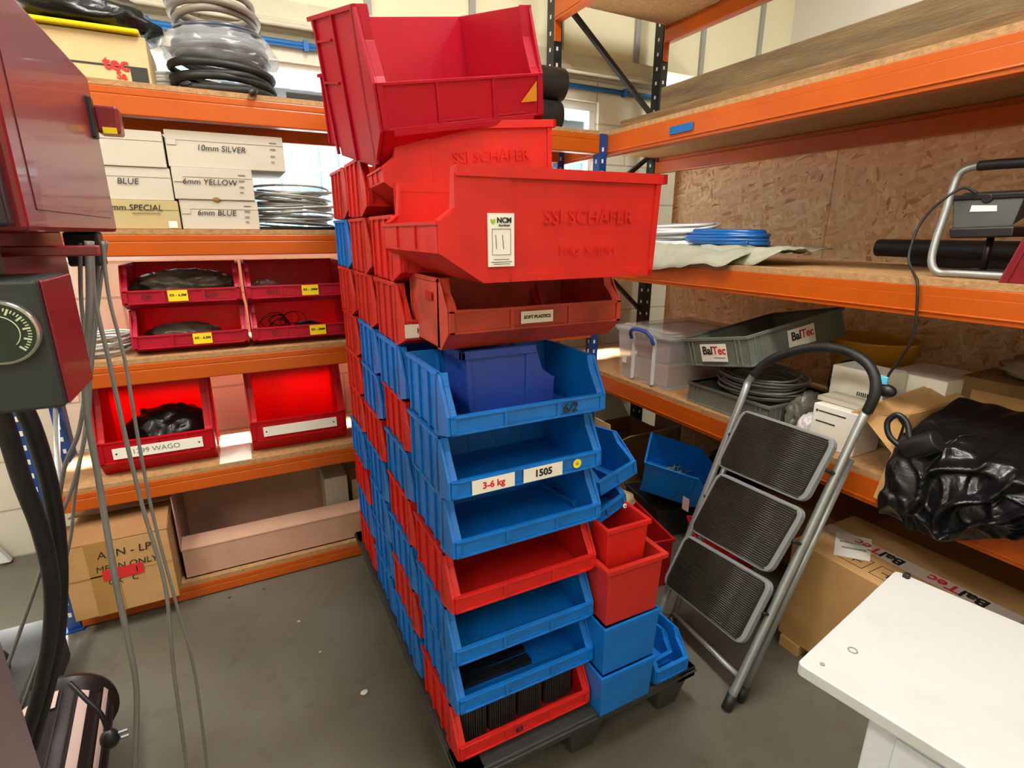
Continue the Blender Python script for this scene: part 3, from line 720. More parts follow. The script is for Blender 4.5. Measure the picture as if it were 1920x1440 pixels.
# ---------------------------------------------------------------- white table in the foreground right
A_, B_ = Vector((.766, .432, 0)), Vector((1.191, .502, 0)); dl = Vector((.10, -.995, 0)).normalized(); 
dl = (Vector((1.226,.299,0)) - B_).normalized()
t = thing('work_table', 'white laminate topped table with dusty marks, foreground right corner', 'table', (A_.x, A_.y, 0))
T = Matrix.Translation((-A_.x, -A_.y, 0)); Lt = 1.15; hz = .70
def rounded(P, r, n=5):
    out = []
    for i in range(len(P)):
        a, b__, c__ = P[i-1], P[i], P[(i+1) % len(P)]; u = (a-b__).normalized()*r; v = (c__-b__).normalized()*r
        for k in range(n+1): s_ = k/n; out.append(b__ + u*(1-s_)**2 + v*s_**2)
    return out
top = rounded([A_ + Vector((0,0,hz-.022)), B_ + Vector((0,0,hz-.022)), B_ + dl*Lt + Vector((0,0,hz-.022)), A_ + dl*Lt + Vector((0,0,hz-.022))], .012)
tt = MB().prism(top, (0,0,.022)).build('table_top', m_table, t, .002, M=T)
ex = (B_-A_).normalized()
i0 = A_ + ex*.055 + dl*.10
mb = MB(); mb.prism([i0, i0+ex*.30, i0+ex*.30+dl*.9, i0+dl*.9], (0,0,hz-.0225)); mb.build('cabinet', m_tabside, t, .003, M=T)
mb = MB(); mb.prism([i0+ex*.02+dl*.04-ex*.024+Vector((0,0,.05)), i0+dl*.04-ex*.001+Vector((0,0,.05)), i0+dl*.5-ex*.001+Vector((0,0,.05)), i0+dl*.5-ex*.016+Vector((0,0,.05))], (0,0,.58)); mb.build('door', m_tabside, t, .002, M=T)
c1 = at(1700, 1083, Z=hz); mb = MB().cyl((c1.x, c1.y, hz), (c1.x, c1.y, hz+.010), .0058, 0, 12).box(c1.x-.006, c1.y-.004, hz, c1.x+.006, c1.y+.006, hz+.006); mb.build('corner_stud', m_rub, t, M=T)
c2 = at(1599, 1220, Z=hz); mb = MB()
pts = [(c2.x + .0068*math.cos(a), c2.y + .0068*math.sin(a), hz+.0006) for a in [2*math.pi*k/24 for k in range(24)]]; mb.tube(pts, .0014, 0, 6, closed=True); mb.build('ring_mark', m_mesh, t, M=T)
c3 = at(1542, 1246, Z=hz); MB().cyl((c3.x, c3.y, hz), (c3.x, c3.y, hz+.0012), .004, 0, 12).build('screw_hole_cap', m_mesh, t, M=T)
# ---------------------------------------------------------------- machine at the left
t = thing('bench_machine', 'maroon enamel machine head with dark control box and pressure gauge, foreground left', 'machine', (-.4, 1.0, 0))
T = Matrix.Translation((.4, -1.0, 0))
def mm(mb, name, m, bevel=0, parent=None): return mb.build(name, m, parent or t, bevel, M=T)
head = mm(MB().box(-.62, .80, 1.40, -.200, 1.352, 1.68), 'head_casing', m_mar, .006)
mm(MB().box(-.2008, .845, 1.425, -.1990, 1.305, 1.4262).box(-.2008, .845, 1.425, -.1990, .8462, 1.60), 'panel_seam', mat('seam_dark', (84,18,26), .5), 0, head)
dp = mm(MB().box(-.60, .772, 1.405, -.209, .7995, 1.675), 'front_panel', mat('dark_panel', (34,34,38), .3), .004, head)
mm(MB().box(-.56, .7705, 1.44, -.232, .7722, 1.65), 'screen', mat('dark_green_screen', (60,78,72), .15), 0, head)
mm(MB().cyl((-.226, .772, 1.425), (-.226, .764, 1.425), .011, 0, 20).cyl((-.226, .764, 1.425), (-.226, .7635, 1.425), .006, 1, 6), 'bolt', [m_chrome, m_label], .001, head)
# latch and bracket at the rear edge
mm(MB().box(-.2035, 1.28, 1.565, -.192, 1.306, 1.635), 'latch', m_black, .003, head)
lh = mm(MB().box(-.196, 1.31, 1.578, -.158, 1.36, 1.626), 'lamp_housing', m_mar, .005)
mm(MB().box(-.186, 1.308, 1.5775, -.164, 1.312, 1.588), 'amber_lens', m_yel, 0, lh)
gb = mm(MB().box(-.46, .78, 1.198, -.200, .912, 1.348), 'control_box', m_dgreen, .004)
mm(MB().box(-.2005, .79, 1.20, -.1965, .915, 1.347), 'side_plate', m_mar, .002, gb)
gc = at(2, 623, Y=.777)
mm(MB().cyl((gc.x, .781, gc.z), (gc.x, .768, gc.z), .036, 0, 48), 'gauge_bezel', m_chrome, .003, gb)
mb = MB().cyl((gc.x, .7685, gc.z), (gc.x, .7670, gc.z), .0325, 0, 48)
for k in range(41):
    a = R(225 - 270*k/40); r0 = .0255 if k % 4 else .022; d = Vector((math.cos(a), 0, math.sin(a))); c = Vector((gc.x, .7664, gc.z)); w_ = Vector((-d.z, 0, d.x))*(.0006 if k % 4 else .001)
    mb.prism([c+d*r0-w_, c+d*r0+w_, c+d*.029+w_, c+d*.029-w_], (0, .0005, 0), 1)
pts = [(gc.x+.019*math.cos(R(225-270*k/30)), .7664, gc.z+.019*math.sin(R(225-270*k/30))) for k in range(31)]; mb.tube(pts, .0006, 1, 5)
mb.tube([(gc.x, .7655, gc.z), (gc.x-.012, .7655, gc.z+.018)], .0009, 1, 6)
mm(mb, 'gauge_dial', [m_dial, m_tick], 0, gb)
mm(MB().cyl((-.30, .86, 1.349), (-.30, .86, 1.378), .052, 0, 28).cyl((-.255, .83, 1.378), (-.255, .83, 1.405), .018, 0, 16), 'mounting_disc', mat('cast_grey', (74,74,70), .5, (110,110,104), 30, .6, bump=.3), .004)
mm(MB().box(-.30, .93, 1.368, -.165, .955, 1.382).box(-.30, .96, 1.30, -.28, 1.3, 1.40), 'bracket', m_mar, .002)
mm(MB().box(-.262, 1.22, 1.34, -.212, 1.27, 1.40), 'junction_block', m_black, .004)
mm(MB().box(-.85, .62, 0, -.447, 1.10, .92), 'pedestal', m_ped, .004)
mm(MB().cyl((-.52, 1.0, .92), (-.52, 1.0, 1.40), .035), 'column', m_black)
# hoses
def px(lst, Y): return [at(x, y, Y=(Y if not isinstance(Y, (list, tuple)) else Y[i])) for i, (x, y) in enumerate(lst)]
mb = MB().tube(smoothpath([at(-30, 700, Y=1.0), at(10, 800, Y=1.0), at(41, 900, Y=1.02), at(78, 1000, Y=1.05), at(97, 1100, Y=1.1), at(93, 1200, Y=1.15), at(70, 1310, Y=1.2), at(45, 1390, Y=1.22)], 8), .0125, 0, 14)
tag(mb.build('black_hose', m_rub), 'thick black hose curving down from the control box, nearest the pedestal', 'hose', 'thick black hoses under the machine')
mb = MB().tube(smoothpath([at(30, 740, Y=1.05), at(60, 800, Y=1.05), at(91, 900, Y=1.08), at(108, 1000, Y=1.12), at(113, 1100, Y=1.16), at(106, 1218, Y=1.2), at(85, 1312, Y=1.25), at(60, 1400, Y=1.28)], 8), .0125, 0, 14)
tag(mb.build('black_hose', m_rub), 'thick black hose curving down right of the other one', 'hose', 'thick black hoses under the machine')
# hanging grey cables: pixel path + depth
cabs = [([(165, 452), (168, 560), (160, 740), (185, 900), (215, 1080), (240, 1200), (256, 1300), (252, 1440), (246, 1560)], 1.06, .0052, 'thickest pale grey cable hanging from the machine to the floor'),
        ([(172, 452), (178, 560), (205, 680), (240, 840), (270, 960), (310, 1100), (325, 1250), (350, 1440), (356, 1520)], 1.10, .0036, 'grey cable hanging from the machine, second from the right at the floor'),
        ([(192, 452), (205, 560), (235, 680), (262, 840), (290, 980), (330, 1130), (365, 1260), (388, 1440), (392, 1500)], 1.14, .0030, 'thin grey cable hanging furthest right from the machine'),
        ([(150, 455), (152, 560), (160, 640), (168, 760), (140, 900), (100, 1000), (60, 1120), (10, 1260)], 1.20, .0034, 'thin grey cable swinging back behind the hoses'),
        ([(200, 452), (185, 560), (172, 690), (160, 800), (140, 930), (130, 1020), (90, 1180), (40, 1330)], 1.24, .0030, 'thin grey cable crossing left towards the motor'),
        ([(186, 452), (182, 520), (170, 640), (150, 800), (120, 880), (104, 1000)], 1.28, .0040, 'short dark grey cable ending behind the hoses')]
for pth, Y, r, lab in cabs:
    pts = [at(x, y, Y=Y) for x, y in pth]
    pts = [p if p.z > r else Vector((p.x, p.y, r+.001)) for p in pts]
    tag(MB().tube(smoothpath(pts, 8), r, 0, 8).build('hanging_cable', m_cable), lab, 'cable', 'cables hanging from the machine')
# motor and floor clutter on the left
t = thing('electric_motor', 'black electric motor with paper labels lying on the floor at lower left', 'motor', (-.44, 1.40, 0))
T = Matrix.Translation((.44, -1.40, 0))
a, b_ = Vector((-.565, 1.60, .125)), Vector((-.535, 1.22, .115))
d = (b_-a).normalized()
mm2 = lambda mb, n, m, bv=0: mb.build(n, m, t, bv, M=T)
mb = MB().tube([a, a+d*.02, a+d*.022, b_], [.115, .12, .10, .10], 0, 28); x_ = d.cross(Vector((0,0,1))).normalized()
for k in range(22):
    an = 2*math.pi*k/22; n_ = x_*math.cos(an) + x_.cross(d)*math.sin(an); p = a + d*.05 + n_*.098; q = b_ + n_*.098; w_ = n_.cross(d)*.002
    mb.prism([p-w_, p+w_, p+w_+n_*.010, p-w_+n_*.010], q-p)
mm2(mb, 'motor_body', m_motor)
def strip(an0, an1, s0, s1, m, name):
    mb = MB(); N_ = 6; r = .1095
    for k in range(N_):
        A0, A1 = R(an0+(an1-an0)*k/N_), R(an0+(an1-an0)*(k+1)/N_)
        n0 = x_*math.cos(A0) + x_.cross(d)*math.sin(A0); n1 = x_*math.cos(A1) + x_.cross(d)*math.sin(A1)
        mb.prism([a+d*s0+n0*r, a+d*s1+n0*r, a+d*s1+n0*(r+.001), a+d*s0+n0*(r+.001)], (n1-n0)*r)
    return mm2(mb, name, m)
m_pinkp = mat('faded_label', (206,180,170), .6)
strip(50, 95, .05, .11, m_pinkp, 'paper_label'); strip(118, 130, .06, .34, m_pinkp, 'paper_strip'); strip(150, 158, .03, .30, m_pinkp, 'paper_strip'); strip(70, 76, .14, .33, m_pinkp, 'paper_strip')
mm2(MB().box(-.60, 1.24, 0, -.50, 1.56, .03), 'motor_base', m_motor, .004)
pl = thing('power_plug', 'black power plug on its cable lying against the motor', 'plug', (-.33, 1.30, 0)); T3 = Matrix.Translation((.33, -1.30, 0))
pq = at(206, 1385, Y=1.30)
mb = MB().sphere(pq, .020, 0, 16, 10, (1, .8, 1.3)); mb.build('plug_body', m_black, pl, M=T3)
mb = MB()
for dz in (-.008, .008): mb.box(pq.x+.014, pq.y-.003, pq.z+dz-.002, pq.x+.036, pq.y+.003, pq.z+dz+.002)
mb.build('pin', m_chrome, pl, M=T3)
MB().tube(smoothpath([at(130, 1280, Y=1.36), at(160, 1310, Y=1.33), at(190, 1340, Y=1.31), pq], 6), .0055, 0, 8).build('flex', m_black, pl, M=T3)
t = thing('tool_case', 'dark grey ridged case on the floor behind the machine hoses', 'case', (-.86, 1.9, 0)); T4 = Matrix.Translation((.86, -1.9, 0))
MB().box(-1.10, 1.62, 0, -.66, 2.02, .17).build('case_body', m_pal, t, .012, M=T4)
mb = MB()
for k in range(14): mb.box(-1.07 + k*.028, 1.612, .02, -1.055 + k*.028, 1.622, .12)
mb.build('front_ridges', m_black, t, .002, M=T4)
MB().tube(smoothpath([(-1.02,1.8,.17),(-1.02,1.8,.22),(-.96,1.8,.245),(-.80,1.8,.245),(-.74,1.8,.22),(-.74,1.8,.17)], 5), .011, 0, 10).build('handle', m_pal, t, 0, M=T4)
for i, (x0, x1) in enumerate(((at(-30, 1010, Y=2.80).x, at(34, 1130, Y=2.8).x),)):
    p, q = at(-30, 1020, Y=2.79), at(28, 1120, Y=2.79)
    q = Vector((q.x, 2.79, max(q.z, .012))); 
    tag(MB().prism([p+Vector((-.02,0,0)), p+Vector((.02,0,0)), q+Vector((.02,0,0)), q+Vector((-.02,0,0))], (0,.03,0)).build('light_band_strip', m_upvc, None, .002), 'white strip standing in for a light band on the block wall behind the machine', 'batten')  # white strip drawn where light falls between shadow bands on the wall
# debris on the floor
for i, (x, y, s) in enumerate(((683, 1298, .011), (430, 1120, .005), (560, 1165, .005), (600, 1222, .004), (495, 1104, .004))):
    p = at(x, y, Z=s*.5); tag(blob(MB(), p, s, s*.8, s*.45, .3, 2, i, 2).build('debris', [m_white, m_rub][i in (1, 4)], None), ['off-white lump of debris on the floor beside the pallet', 'dark speck on the floor near the cardboard box', 'pale crumb on the floor left of the pallet', 'small pale crumb nearer the camera on the floor', 'dark crumb by the bottom beam'][i], 'debris')
# ---------------------------------------------------------------- dark blue bin lying sideways inside the 612 bin
mb = flatbin(.135, .225, .158, hl=.078, hb=.03, b=.02, yf=.05, wt=.004, flange=.010); mb.bm.transform(Matrix.Rotation(R(90), 4, 'Z'))
o = mb.build('storage_bin', m_bluedk, None, .002); o.location = (.635, 1.020, .9975); tag(o, 'dark blue bin lying sideways inside the blue 612 bin', 'storage bin')
# ---------------------------------------------------------------- window wall shelving: contents
def card(name, label, x0, y0, z0, x1, y1, z1, m, cat='box', flap=True, group=None):
    t = thing(name, label, cat, ((x0+x1)/2, y0, z0), group); T_ = Matrix.Translation((-(x0+x1)/2, -y0, -z0))
    mb = MB().box(x0, y0, z0, x1, y1, z1-.002); mb.build('carton_body', m, t, .002, M=T_)
    if flap: MB().box(x0+.001, y0-.0015, z1-.03, x1-.001, y1, z1).box(x0+.004, y0-.0025, z1-.046, x0+.03, y0, z1-.03).build('lid', m, t, .001, M=T_)
    return t, T_
zz = lambda x, y: at(x, y, Y=2.185).z
ya = 2.185
bx = [(-.415, 1.4095, -.142, 1.500, m_kraft, 'lowest manila box of the left stack, marked SPECIAL', ('6mm SPECIAL', .06, .030)),
      (-.420, 1.501, -.150, 1.602, m_white, 'middle white box of the left stack, marked BLUE', ('BLUE', .0, .0)),
      (-.430, 1.603, -.156, 1.712, m_white, 'top plain white box of the left stack', None),
      (-.138, 1.4095, .102, 1.506, m_white, 'lowest white box of the right stack, marked 6mm BLUE', ('6mm BLUE', 0, 0)),
      (-.146, 1.507, .096, 1.608, m_white, 'middle white box of the right stack, marked 6mm YELLOW', ('6mm YELLOW', 0, 0)),
      (-.150, 1.609, .208, 1.722, m_white, 'wide white box on top of the right stack, marked 10mm SILVER', ('10mm SILVER', 0, 0))]
for i, (x0, z0, x1, z1, m, lab, tx) in enumerate(bx):
    t, T_ = card('cardboard_box', lab, x0, ya + .006*(i % 2), z0, x1, 2.50, z1, m, group='handwritten boxes on the fourth shelf'); yf_ = ya + .006*(i % 2)
    if tx:
        mb = MB(); cx_ = (x0*.55 + x1*.45) if i > 2 else x0*.45+x1*.55
        mb.text(tx[0], .026, front(cx_, yf_-.0030, (z0+z1)/2 + (.006 if i else .022)), 0, shear=.18, thick=.0003)
        if i == 0: mb.box(cx_-.01, yf_-.0032, (z0+z1)/2+.004, cx_+.07, yf_-.0027, (z0+z1)/2+.0055)
        mb.build('handwriting', [m_ink], t, M=T_)
    if i > 2:
        mb = MB(); 
        for k, zt in enumerate((.80, .62, .42, .25)): mb.box(x1-.045, yf_-.003, z0+(z1-z0)*zt, x1-.022-(.004*k), yf_-.0026, z0+(z1-z0)*zt+.0035)
        mb.build('printed_marks', [mat('grey_print', (120,116,110), .7)], t, M=T_)
    if i == 0: MB().box(x1-.035, yf_-.003, z0+.004, x1-.010, yf_-.0025, z0+.026).build('sticker', [m_label], t, M=T_)
    if i == 4: MB().sphere(((x0+x1)/2, yf_-.001, z0+.002), .012, 0, sc=(1,.15,.6)).build('thumb_notch', [m_cardd], t, M=T_)
tag(MB().box(-.43, 2.20, 1.713, -.28, 2.48, 1.735).build('flat_box', m_cardpk, None, .002), 'flat grey brown box on the top white box of the left stack', 'box')
# silver cable coils
mb = MB(); coil(mb, (.235, 2.36, 1.4215), .135, .135, .0042, 20, .135, 0, .014, 6, 30, 5, spread=.022)
tag(mb.build('cable_coil', m_cabs), 'silver grey cable coil lying on the fourth shelf beside the boxes', 'cable coil')
tag(MB().prism([(.10,2.175,1.4095),(.37,2.175,1.4095),(.38,2.5,1.4095),(.11,2.5,1.4095)], (0,0,.010)).build('plastic_bag', m_bag), 'black plastic sheet under the silver cable coil', 'plastic sheet')
mb = MB(); coil(mb, (-.47, 2.36, .9815), .10, .13, .005, 8, .05, 0, .012, 6, 26, 9, spread=.02)
tag(mb.build('cable_coil', m_cabs), 'silver cable coil left of the four labelled red bins', 'cable coil')
# four red bins on the third shelf
def rbin(x0, y0, z0, W, D, H, m, label, hl, **k):
    o = bin_geo(W, D, H, hl=hl, hb=.024, b=.07, yf=.06, ribs=4, dividers=2, inner_ribs=False, wt=.0035).build('storage_bin', m, None, .0015)
    o.location = (x0, y0, z0); return tag(o, label, 'storage bin', k.get('group'))
g3 = 'red bins with yellow labels on the third shelf'
s3 = [(-.348, .981, 'lower left red shelf bin with a yellow label, holding grey offcuts', [('RR - 6.8M', .215)], []),
      (.030, .981, 'lower right red shelf bin with a yellow label, holding thin black cords', [('RR - 2MM', .235)], [('Q1', .08), ('Q', .325)]),
      (-.352, 1.137, 'upper left red shelf bin marked Q9 and Q10, holding wrapped grey parts', [('RR - 6.8M', .165)], [('Q9', .07), ('Q10', .265)]),
      (.026, 1.137, 'upper right red shelf bin marked Q15 with a yellow label', [('RR - 3MM', .225)], [('Q15', .09)])]
for x0, z0, lab, yl, ql in s3:
    o = rbin(x0, 2.200, z0, .366, .315, .153, m_redglow if False else m_crim, lab, .070, group=g3)
    for tx, cx_ in yl:
        mb = MB().box(cx_-.030, -.0054, .030, cx_+.030, -.0043, .068); mb.text(tx, .0125, front(cx_, -.0056, .051), 1, shear=.15, bold=.0002); lbl(o, 'yellow_label', mb, [m_yel, m_ink], 'yellow handwritten label')
    for tx, cx_ in ql:
        mb = MB(); mb.text(tx, .022, front(cx_, -.0045, .048), 0, shear=.1); lbl(o, 'handwriting', mb, [m_ink])
for i, (c, s, lab) in enumerate((((-.17, 2.36, 1.205), (.150, .09, .055), 'heap of grey wrapped parts in the upper left shelf bin'), ((-.20, 2.34, 1.030), (.11, .08, .036), 'small heap of grey offcuts in the lower left shelf bin'))):
    tag(blob(MB(), c, *s, .35, 2.6, i+2, 4).build('wrapped_parts', mat('grey_wrapping', (120,112,98), .3, (56,52,48), 14, .9, bump=.5, bscale=30)), lab, 'wrapped parts')
tag(blob(MB(), (.10, 2.36, 1.185), .055, .08, .03, .3, 3, 8, 4).build('clear_bag', m_film), 'clear crumpled bag in the upper right shelf bin', 'bag')
mb = MB(); rnd = random.Random(4)
for k in range(9):
    c = Vector((.16 + rnd.uniform(-.05,.05), 2.33 + rnd.uniform(-.02,.05), 1.035 + rnd.uniform(-.01,.03))); r_ = rnd.uniform(.03,.06)
    mb.tube([c + Vector((r_*math.cos(a), rnd.uniform(-.004,.004) + .03*math.sin(a*2), r_*.7*math.sin(a))) for a in [2*math.pi*q/18 for q in range(18)]], .0016, 0, 5, closed=True)
blob(mb, (.245, 2.33, 1.018), .055, .05, .028, .4, 4, 5, 3)
tag(mb.build('black_cords', m_rub, None), 'tangle of thin black cords in the lower right shelf bin', 'cords', kind='stuff')
# two big red bins on the second shelf
for i, (x0, lab) in enumerate(((-.512, 'large bright red bin labelled 31299 WAGO on the second shelf'), (-.022, 'large bright red bin with a blank white strip on the second shelf'))):
    o = bin_geo(.365, .30, .325, hl=.135, hb=.055, b=.05, yf=.075, ribs=3, dividers=3, inner_ribs=False, wt=.004, flange=.018).build('storage_bin', m_redglow, None, .002)
    o.location = (x0, 2.205, .5455); tag(o, lab, 'storage bin', 'large red bins on the second shelf')
    mb = MB().box(.045, -.0062, .072, .325, -.0043, .112)
    for xx in (.056, .313): mb.cyl((xx, -.006, .092), (xx, -.0072, .092), .0032, 1, 10)
    if i == 0: mb.text('31299 WAGO', .027, front(.17, -.0065, .092), 2)
    lbl(o, 'label_strip', mb, [m_label, m_ink, mat('faded_print', (132,128,118), .7)], 'white screwed label strip')
tag(blob(MB(), (-.30, 2.36, .655), .13, .10, .085, .3, 2.2, 4, 4).build('black_bag', m_bag), 'black plastic bag inside the bin labelled WAGO', 'bag')
tag(MB().box(-.142, 2.168, .5455, -.030, 2.50, .5475).build('paper_sheet', m_label, None), 'white paper sheet lying between the two large red bins', 'paper')
# bottom level
t, T_ = card('cardboard_box', 'taped cardboard box marked AKN-LP sticking out of the bottom shelf', -.648, 2.085, .0815, -.335, 2.43, .365, m_card, flap=False)
MB().box(-.58, 2.0835, .0815, -.50, 2.085, .365).box(-.648, 2.0835, .235, -.335, 2.0848, .24).build('tape', m_tape, t, M=T_)
mb = MB(); mb.text('AKN - LP', .040, front(-.47, 2.0832, .315), 0, shear=.1, thick=.0003); mb.text('MEAN ONLY', .032, front(-.47, 2.0832, .262), 0, shear=.1, thick=.0003); mb.text('OK   C', .030, front(-.49, 2.0832, .205), 0, shear=.1, thick=.0003)
mb.build('handwriting', [m_ink], t, M=T_)
mb = MB().box(-.545, 2.0822, .215, -.425, 2.0832, .258); mb.text('1', .03, front(-.445, 2.0818, .236), 1); mb.build('red_label', [m_redink, m_ink], t, M=T_)
mb = MB().prism([(-.648,2.085,.365),(-.335,2.085,.365),(-.335,2.21,.395),(-.648,2.21,.39)], (0,0,.003)).prism([(-.648,2.43,.365),(-.335,2.43,.365),(-.335,2.25,.405),(-.648,2.25,.40)], (0,0,.003)); mb.build('top_flap', m_cardd, t, 0, M=T_)
t = thing('long_carton', 'long low carton tinted with pink bounce light on the bottom shelf, its front cut down', 'carton', (.12, 2.19, .0815)); T_ = Matrix.Translation((-.12, -2.19, -.0815))
mb = MB().box(-.322, 2.19, .0815, .60, 2.194, .205).box(-.322, 2.49, .0815, .60, 2.494, .44).box(-.322, 2.19, .0815, -.318, 2.49, .44).box(.596, 2.19, .0815, .60, 2.49, .44).box(-.322, 2.19, .0815, .60, 2.49, .085)
mb.build('carton_body', m_cardpk, t, M=T_)
MB().prism([(-.318, 2.188, .205), (.596, 2.188, .205), (.596, 2.255, .228), (-.318, 2.255, .228)], (0, .001, .004)).build('folded_flap', m_cardpk, t, M=T_)
tag(MB().box(.24, 2.30, .089, .34, 2.45, .34).build('paper_pack', m_white, None, .003), 'white wrapped pack standing inside the long pinkish carton', 'pack')
tag(MB().box(.36, 2.32, .089, .56, 2.45, .30).build('paper_pack', m_cardp, None, .003), 'cream wrapped pack at the right inside the long pinkish carton', 'pack')
# top level
t, T_ = card('cardboard_box', 'cream cardboard box printed tec in red on the top shelf', -.455, 2.185, 1.8475, -.158, 2.50, 1.980, m_cardp, flap=False)
mb = MB(); mb.text('tec', .052, front(-.245, 2.1835, 1.895), 0, bold=.0016); mb.text('Sa', .030, front(-.235, 2.1835, 1.864), 0, bold=.001); mb.build('red_print', [m_redink], t, M=T_)
MB().box(-.455, 2.1835, 1.888, -.20, 2.185, 1.893).box(-.21, 2.183, 1.848, -.165, 2.185, 1.893).build('tape', mat('cable_tie_black', (50,48,46), .4), t, M=T_)
tag(MB().prism([(-.47,2.165,1.981),(-.17,2.165,1.981),(-.17,2.50,1.981),(-.47,2.50,1.981)], (0,0,.014)).build('yellow_bag', mat('yellow_film', (232,208,20), .3), None, .005), 'folded yellow plastic bag on top of the cream box', 'bag')
tag(blob(MB(), (-.36, 2.33, 2.045), .22, .17, .075, .22, 1.5, 3, 4).build('black_bag', m_bag), 'glossy black bag lying over the yellow bag and cream box', 'bag')
mb = MB(); coil(mb, (-.12, 2.42, 1.8495), .055, .055, .006, 6, .08, 0, .004, 6, 20, 2); tag(mb.build('cable_coil', m_cabw), 'small white cable coil between the cream box and the big hose coil', 'cable coil')
mb = MB(); coil(mb, (.052, 2.375, 1.8478), .155, .165, .0125, 4, .090, 0, .010, 10, 36, 1, spread=.008)
mb.tube(smoothpath([(-.05, 2.22, 1.862), (.06, 2.20, 1.862), (.13, 2.185, 1.862), (.128, 2.15, 1.852), (.118, 2.145, 1.845)], 6), .0125, 0, 10)
tag(mb.build('hose_coil', m_rub), 'big black hose coil on the top shelf, lowest of the pile', 'hose coil')
mb = MB(); coil(mb, (.055, 2.375, 1.955), .14, .15, .009, 8, .110, 0, .010, 8, 34, 6, spread=.014)
tag(mb.build('hose_coil', mat('dark_blue_grey_hose', (70,76,90), .3, coat=.4)), 'film wrapped dark grey hose coil in the middle of the pile', 'hose coil')
mb = MB(); coil(mb, (.045, 2.38, 2.085), .135, .15, .0115, 4, .06, 0, .012, 10, 34, 7, spread=.010)
tag(mb.build('hose_coil', m_mesh), 'beige grey hose coil on top of the wrapped coils', 'hose coil')
mb = MB(); g = blob(mb, (.055, 2.375, 2.00), .178, .185, .085, .12, 3.5, 6, 4, flat=False)
tag(mb.build('plastic_film', m_film), 'clear plastic film wrapped round the middle hose coil', 'film')
tag(MB().prism([(.235, 2.175, 1.8478), (.72, 2.175, 1.8478), (.72, 2.49, 1.8478), (.30, 2.49, 1.8478)], (0, 0, .022)).build('rubber_sheet', m_rub, None, .003), 'black rubber sheets lying flat right of the hose pile', 'rubber sheet')
for i, (z_, lab) in enumerate(((1.918, 'lower black foam roll on the top shelf behind the bins'), (2.055, 'upper black foam roll on the top shelf behind the bins'))):
    tag(MB().cyl((1.02, 2.33, z_), (1.43 + .02*i, 2.33, z_), .0695, 0, 28).cyl((1.43+.02*i, 2.33, z_), (1.432+.02*i, 2.33, z_), .02, 0, 12).build('foam_roll', m_rub, None, .012), lab, 'foam roll', 'black foam rolls')

# ---------------------------------------------------------------- right shelving: contents
# stickers on the beam
p = at(1256, 238, X=RX-.006); q = at(1300, 226, X=RX-.006)
MB().box(RX-.0062, q.y, 1.775, RX-.0046, p.y, 1.803).build('beam_sticker', m_pipe, rr)
# timbers on the upper shelf
tag(MB().box(1.70, -.55, 1.8525, 1.92, 2.20, 1.905).build('timber_plank', m_timber, None, .004), 'long weathered timber plank lying on the upper right shelf', 'plank', 'timber planks')
tag(MB().box(1.74, -.50, 1.9055, 1.96, 1.98, 2.005).build('timber_plank', mat('grey_timber', (122,100,66), .8, (80,64,42), 3, .9, bump=.3, bscale=30, stretch=(8,1,8)), None, .004), 'thicker timber beam lying on top of the weathered plank', 'plank', 'timber planks')
# mid shelf: bags, coils
zs = 1.2875
def sheet(name, label, cat, fn, nu, nv, m, thick=.003, smooth=True):
    mb = MB(); V = [[mb.bm.verts.new(fn(i/nu, j/nv)) for j in range(nv+1)] for i in range(nu+1)]
    for i in range(nu):
        for j in range(nv): f = mb.bm.faces.new([V[i][j], V[i+1][j], V[i+1][j+1], V[i][j+1]]); f.smooth = smooth
    o = mb.build(name, m); s_ = o.modifiers.new('thickness', 'SOLIDIFY'); s_.thickness = thick; s_.offset = 0
    return tag(o, label, cat)
def bagfn(u, v):
    y = 1.90 - .52*u; x = 1.585 + .42*v
    n_ = noise.noise(Vector((u*5, v*4, 3))); n2 = noise.noise(Vector((u*12, v*9, 8)))
    z = zs + .010 + .062*min(1, v*5)*(1-.5*u) + .022*n_ + .010*n2
    if v < .12: z -= (.12-v)*.50*(1-u)
    return Vector((x + .01*n2, y + .02*n_, max(z, zs+.003 if x > RX+.01 else zs-.06)))
sheet('polythene_bag', 'creased grey polythene bag hanging over the middle right shelf edge', 'bag', bagfn, 34, 26, m_poly)
def bagfn2(u, v):
    y = 1.64 - .40*u; x = 1.66 + .30*v; n_ = noise.noise(Vector((u*4, v*4, 13))); n2 = noise.noise(Vector((u*11, v*9, 18)))
    return Vector((x + .015*n_, y, zs + .006 + .058*min(1, v*6 + .9*max(0, u-.75)*4) + (.018*n_ + .008*n2)*min(1, v*5) - .008*u))
sheet('polythene_bag', 'flat grey polythene bag with a pointed corner under the blue hose coil', 'bag', bagfn2, 26, 18, m_poly)
c = at(1358, 446, X=1.83)
rr_ = (at(1292, 446, X=1.83).y - at(1424, 446, X=1.83).y)/2
mb = MB(); coil(mb, (1.83, c.y, 1.350), .105, rr_*1.0, .0080, 9, .052, 0, .006, 8, 40, 4, spread=.012)
mb.tube(smoothpath([(1.74, c.y-.06, 1.365), (1.74, c.y-.14, 1.362), (1.745, c.y-.19, 1.364)], 5), .0065, 0, 8)
tag(mb.build('hose_coil', m_cabb), 'bright blue hose coil on the grey polythene bags', 'hose coil')
p = at(1283, 468, X=1.735); tag(MB().prism([at(1275, 462, X=1.73), at(1308, 455, X=1.725), at(1312, 436, X=1.735), at(1284, 442, X=1.74)], (.002, 0, 0)).build('paper_tag', m_label), 'white paper tag on the blue hose coil', 'tag')
mb = MB(); coil(mb, (1.82, 1.92, 1.345), .13, .22, .0058, 14, .085, 0, .010, 6, 34, 12, spread=.022, tiltx=.10)
tag(mb.build('cable_coil', m_cabw), 'white cable coil on the grey polythene bags', 'cable coil')
